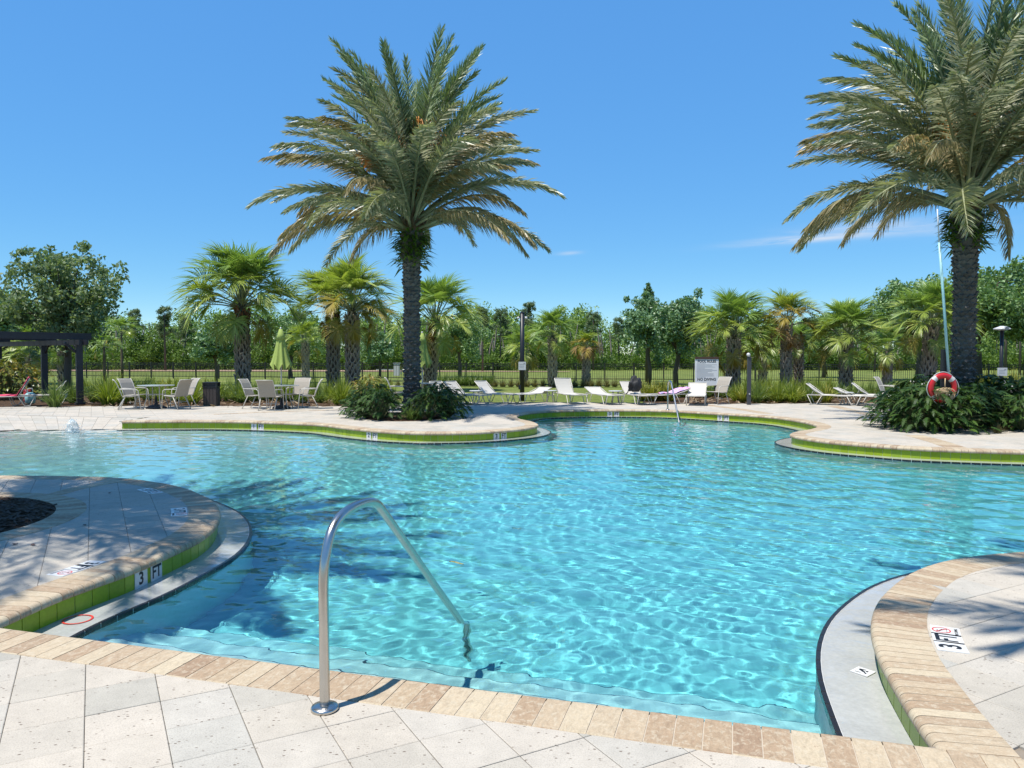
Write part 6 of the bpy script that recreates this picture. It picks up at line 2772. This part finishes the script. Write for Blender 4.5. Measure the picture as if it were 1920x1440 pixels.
# white barrier beyond the fence
g = Vector((XatY(744, 63), 63, 0))
wb = thing('barrier_gate', 'small white barrier with a horizontal arm beyond the fence', 'barrier', g)
mb = MB(); mb.box((0, 0, .5), (.45, .35, 1.0)); mb.box((0.02, 0, 1.02), (.6, .4, .06)); mb.build('cabinet', M['white_paint'], wb)
mb = MB(); mb.bar((-.2, 0, .5), (-1.7, 0, .5), .06, .06); mb.build('arm', M['white_paint'], wb)
mb = MB(); mb.tube([(.35, 0, .1), (.35, .05, .45), (.6, .05, .5), (.75, .05, .1)], .05, 6); mb.build('hose_loop', M['white_paint'], wb)

# ---- bubbling water jet in the shallow end
def m_foam():
    t = NT('aerated_water')
    n = t.noise(t.pos(), 30, 4, 0.7)
    c = t.ramp(n, [(0.3, (0.62, 0.74, 0.78)), (0.65, (0.86, 0.91, 0.92))])
    p = t.bsdf(c, 0.15, t.bump(n, 0.8, 0.03), 0, 0.5)
    tr = t.node('BsdfTransparent')
    mx = t.node('MixShader')
    t.set(mx, 0, t.ramp(t.noise(t.pos(), 18, 3), [(0.35, 0.85), (0.62, 0.40)]))
    t.l.new(p, mx.inputs[1]); t.l.new(tr.outputs[0], mx.inputs[2])
    return t.done(mx.outputs[0])


M['foam'] = m_foam()
g = G(136, 812, WZ)
ft = thing('bubbler_fountain', 'white bubbling water jet in the shallow left end of the pool', 'fountain', g)
jm = MB()
rg = random.Random(2)
for i in range(13):
    u = i / 12
    rr = 0.12 * (1 - u) ** .7 + .035 * math.sin(u * 3.1) + .01
    for k in range(16):
        a = 2 * math.pi * k / 16
        q = rr * rg.uniform(.75, 1.25)
        jm.v.append((math.cos(a) * q, math.sin(a) * q, .34 * u + rg.uniform(-.012, .012)))
for i in range(12):
    for k in range(16):
        k2 = (k + 1) % 16
        jm.f.append((i * 16 + k, i * 16 + k2, (i + 1) * 16 + k2, (i + 1) * 16 + k)); jm.m.append(0)
jm.build('jet', M['foam'], ft, True)
dm = MB()
for k in range(90):
    a, r_, z = rg.uniform(0, 6.28), rg.uniform(.02, .26), 0
    z = max(.01, .38 - r_ * 1.3 + rg.uniform(-.12, .06))
    s = rg.uniform(.006, .015)
    c = Vector((math.cos(a) * r_, math.sin(a) * r_, z))
    n0 = len(dm.v)
    dm.v += [tuple(c + Vector(v) * s) for v in ((1, 0, 0), (-1, 0, 0), (0, 1, 0), (0, -1, 0), (0, 0, 1.3), (0, 0, -1.3))]
    for q in ((0, 2, 4), (2, 1, 4), (1, 3, 4), (3, 0, 4), (2, 0, 5), (1, 2, 5), (3, 1, 5), (0, 3, 5)):
        dm.f.append(tuple(n0 + x for x in q)); dm.m.append(0)
dm.build('spray', M['foam'], ft, True, kind='stuff')

# ---- leaves on the water and on the near paving
lf = leaf_mat('fallen_leaf', [(0.16, .13, .03), (.30, .25, .07), (.40, .36, .16)], .2, .5, 3.0, .4)
for px, py, L, lab in ((856, 1056, .13, 'pale fallen leaf floating on the water by the handrail'),
                       (1338, 905, .10, 'small leaf floating far out on the water')):
    g = G(px, py, WZ + .012)
    mb = MB()
    pts = []
    for k in range(13):
        t = k / 12
        w = .16 * L * math.sin(math.pi * t) ** .7
        pts.append((L * (t - .5), w, .012 * math.cos(3 * t)))
    for k in range(12):
        a, b = pts[k], pts[k + 1]
        mb.quad((a[0], -a[1], a[2] + .006), (b[0], -b[1], b[2] + .006), (b[0], 0, b[2]), (a[0], 0, a[2]))
        mb.quad((a[0], 0, a[2]), (b[0], 0, b[2]), (b[0], b[1], b[2] + .006), (a[0], a[1], a[2] + .006))
    o = mb.build('floating_leaf', lf, None, True, loc=g)
    tag(o, lab, 'leaf')
for px, py, L, lab in ((206, 925, .05, 'dark dot of a fallen seed on the shaded paving by the joint'),
                       (62, 1022, .06, 'dry leaf lying on the shaded near left paving'),
                       (28, 1021, .06, 'dry leaf lying near the round mulch bed'),
                       (159, 985, .06, 'dry leaf in the middle of the shaded paving')):
    g = G(px, py, .004)
    mb = MB()
    n = 7
    top = [(L * .5 * math.cos(2 * math.pi * k / n), L * .3 * math.sin(2 * math.pi * k / n), .004 + .006 * (k % 2)) for k in range(n)]
    mb.poly(top)
    o = mb.build('fallen_leaf', M['brown_wood'], None, loc=g)
    o.rotation_euler = (0, 0, px)
    tag(o, lab, 'leaf')
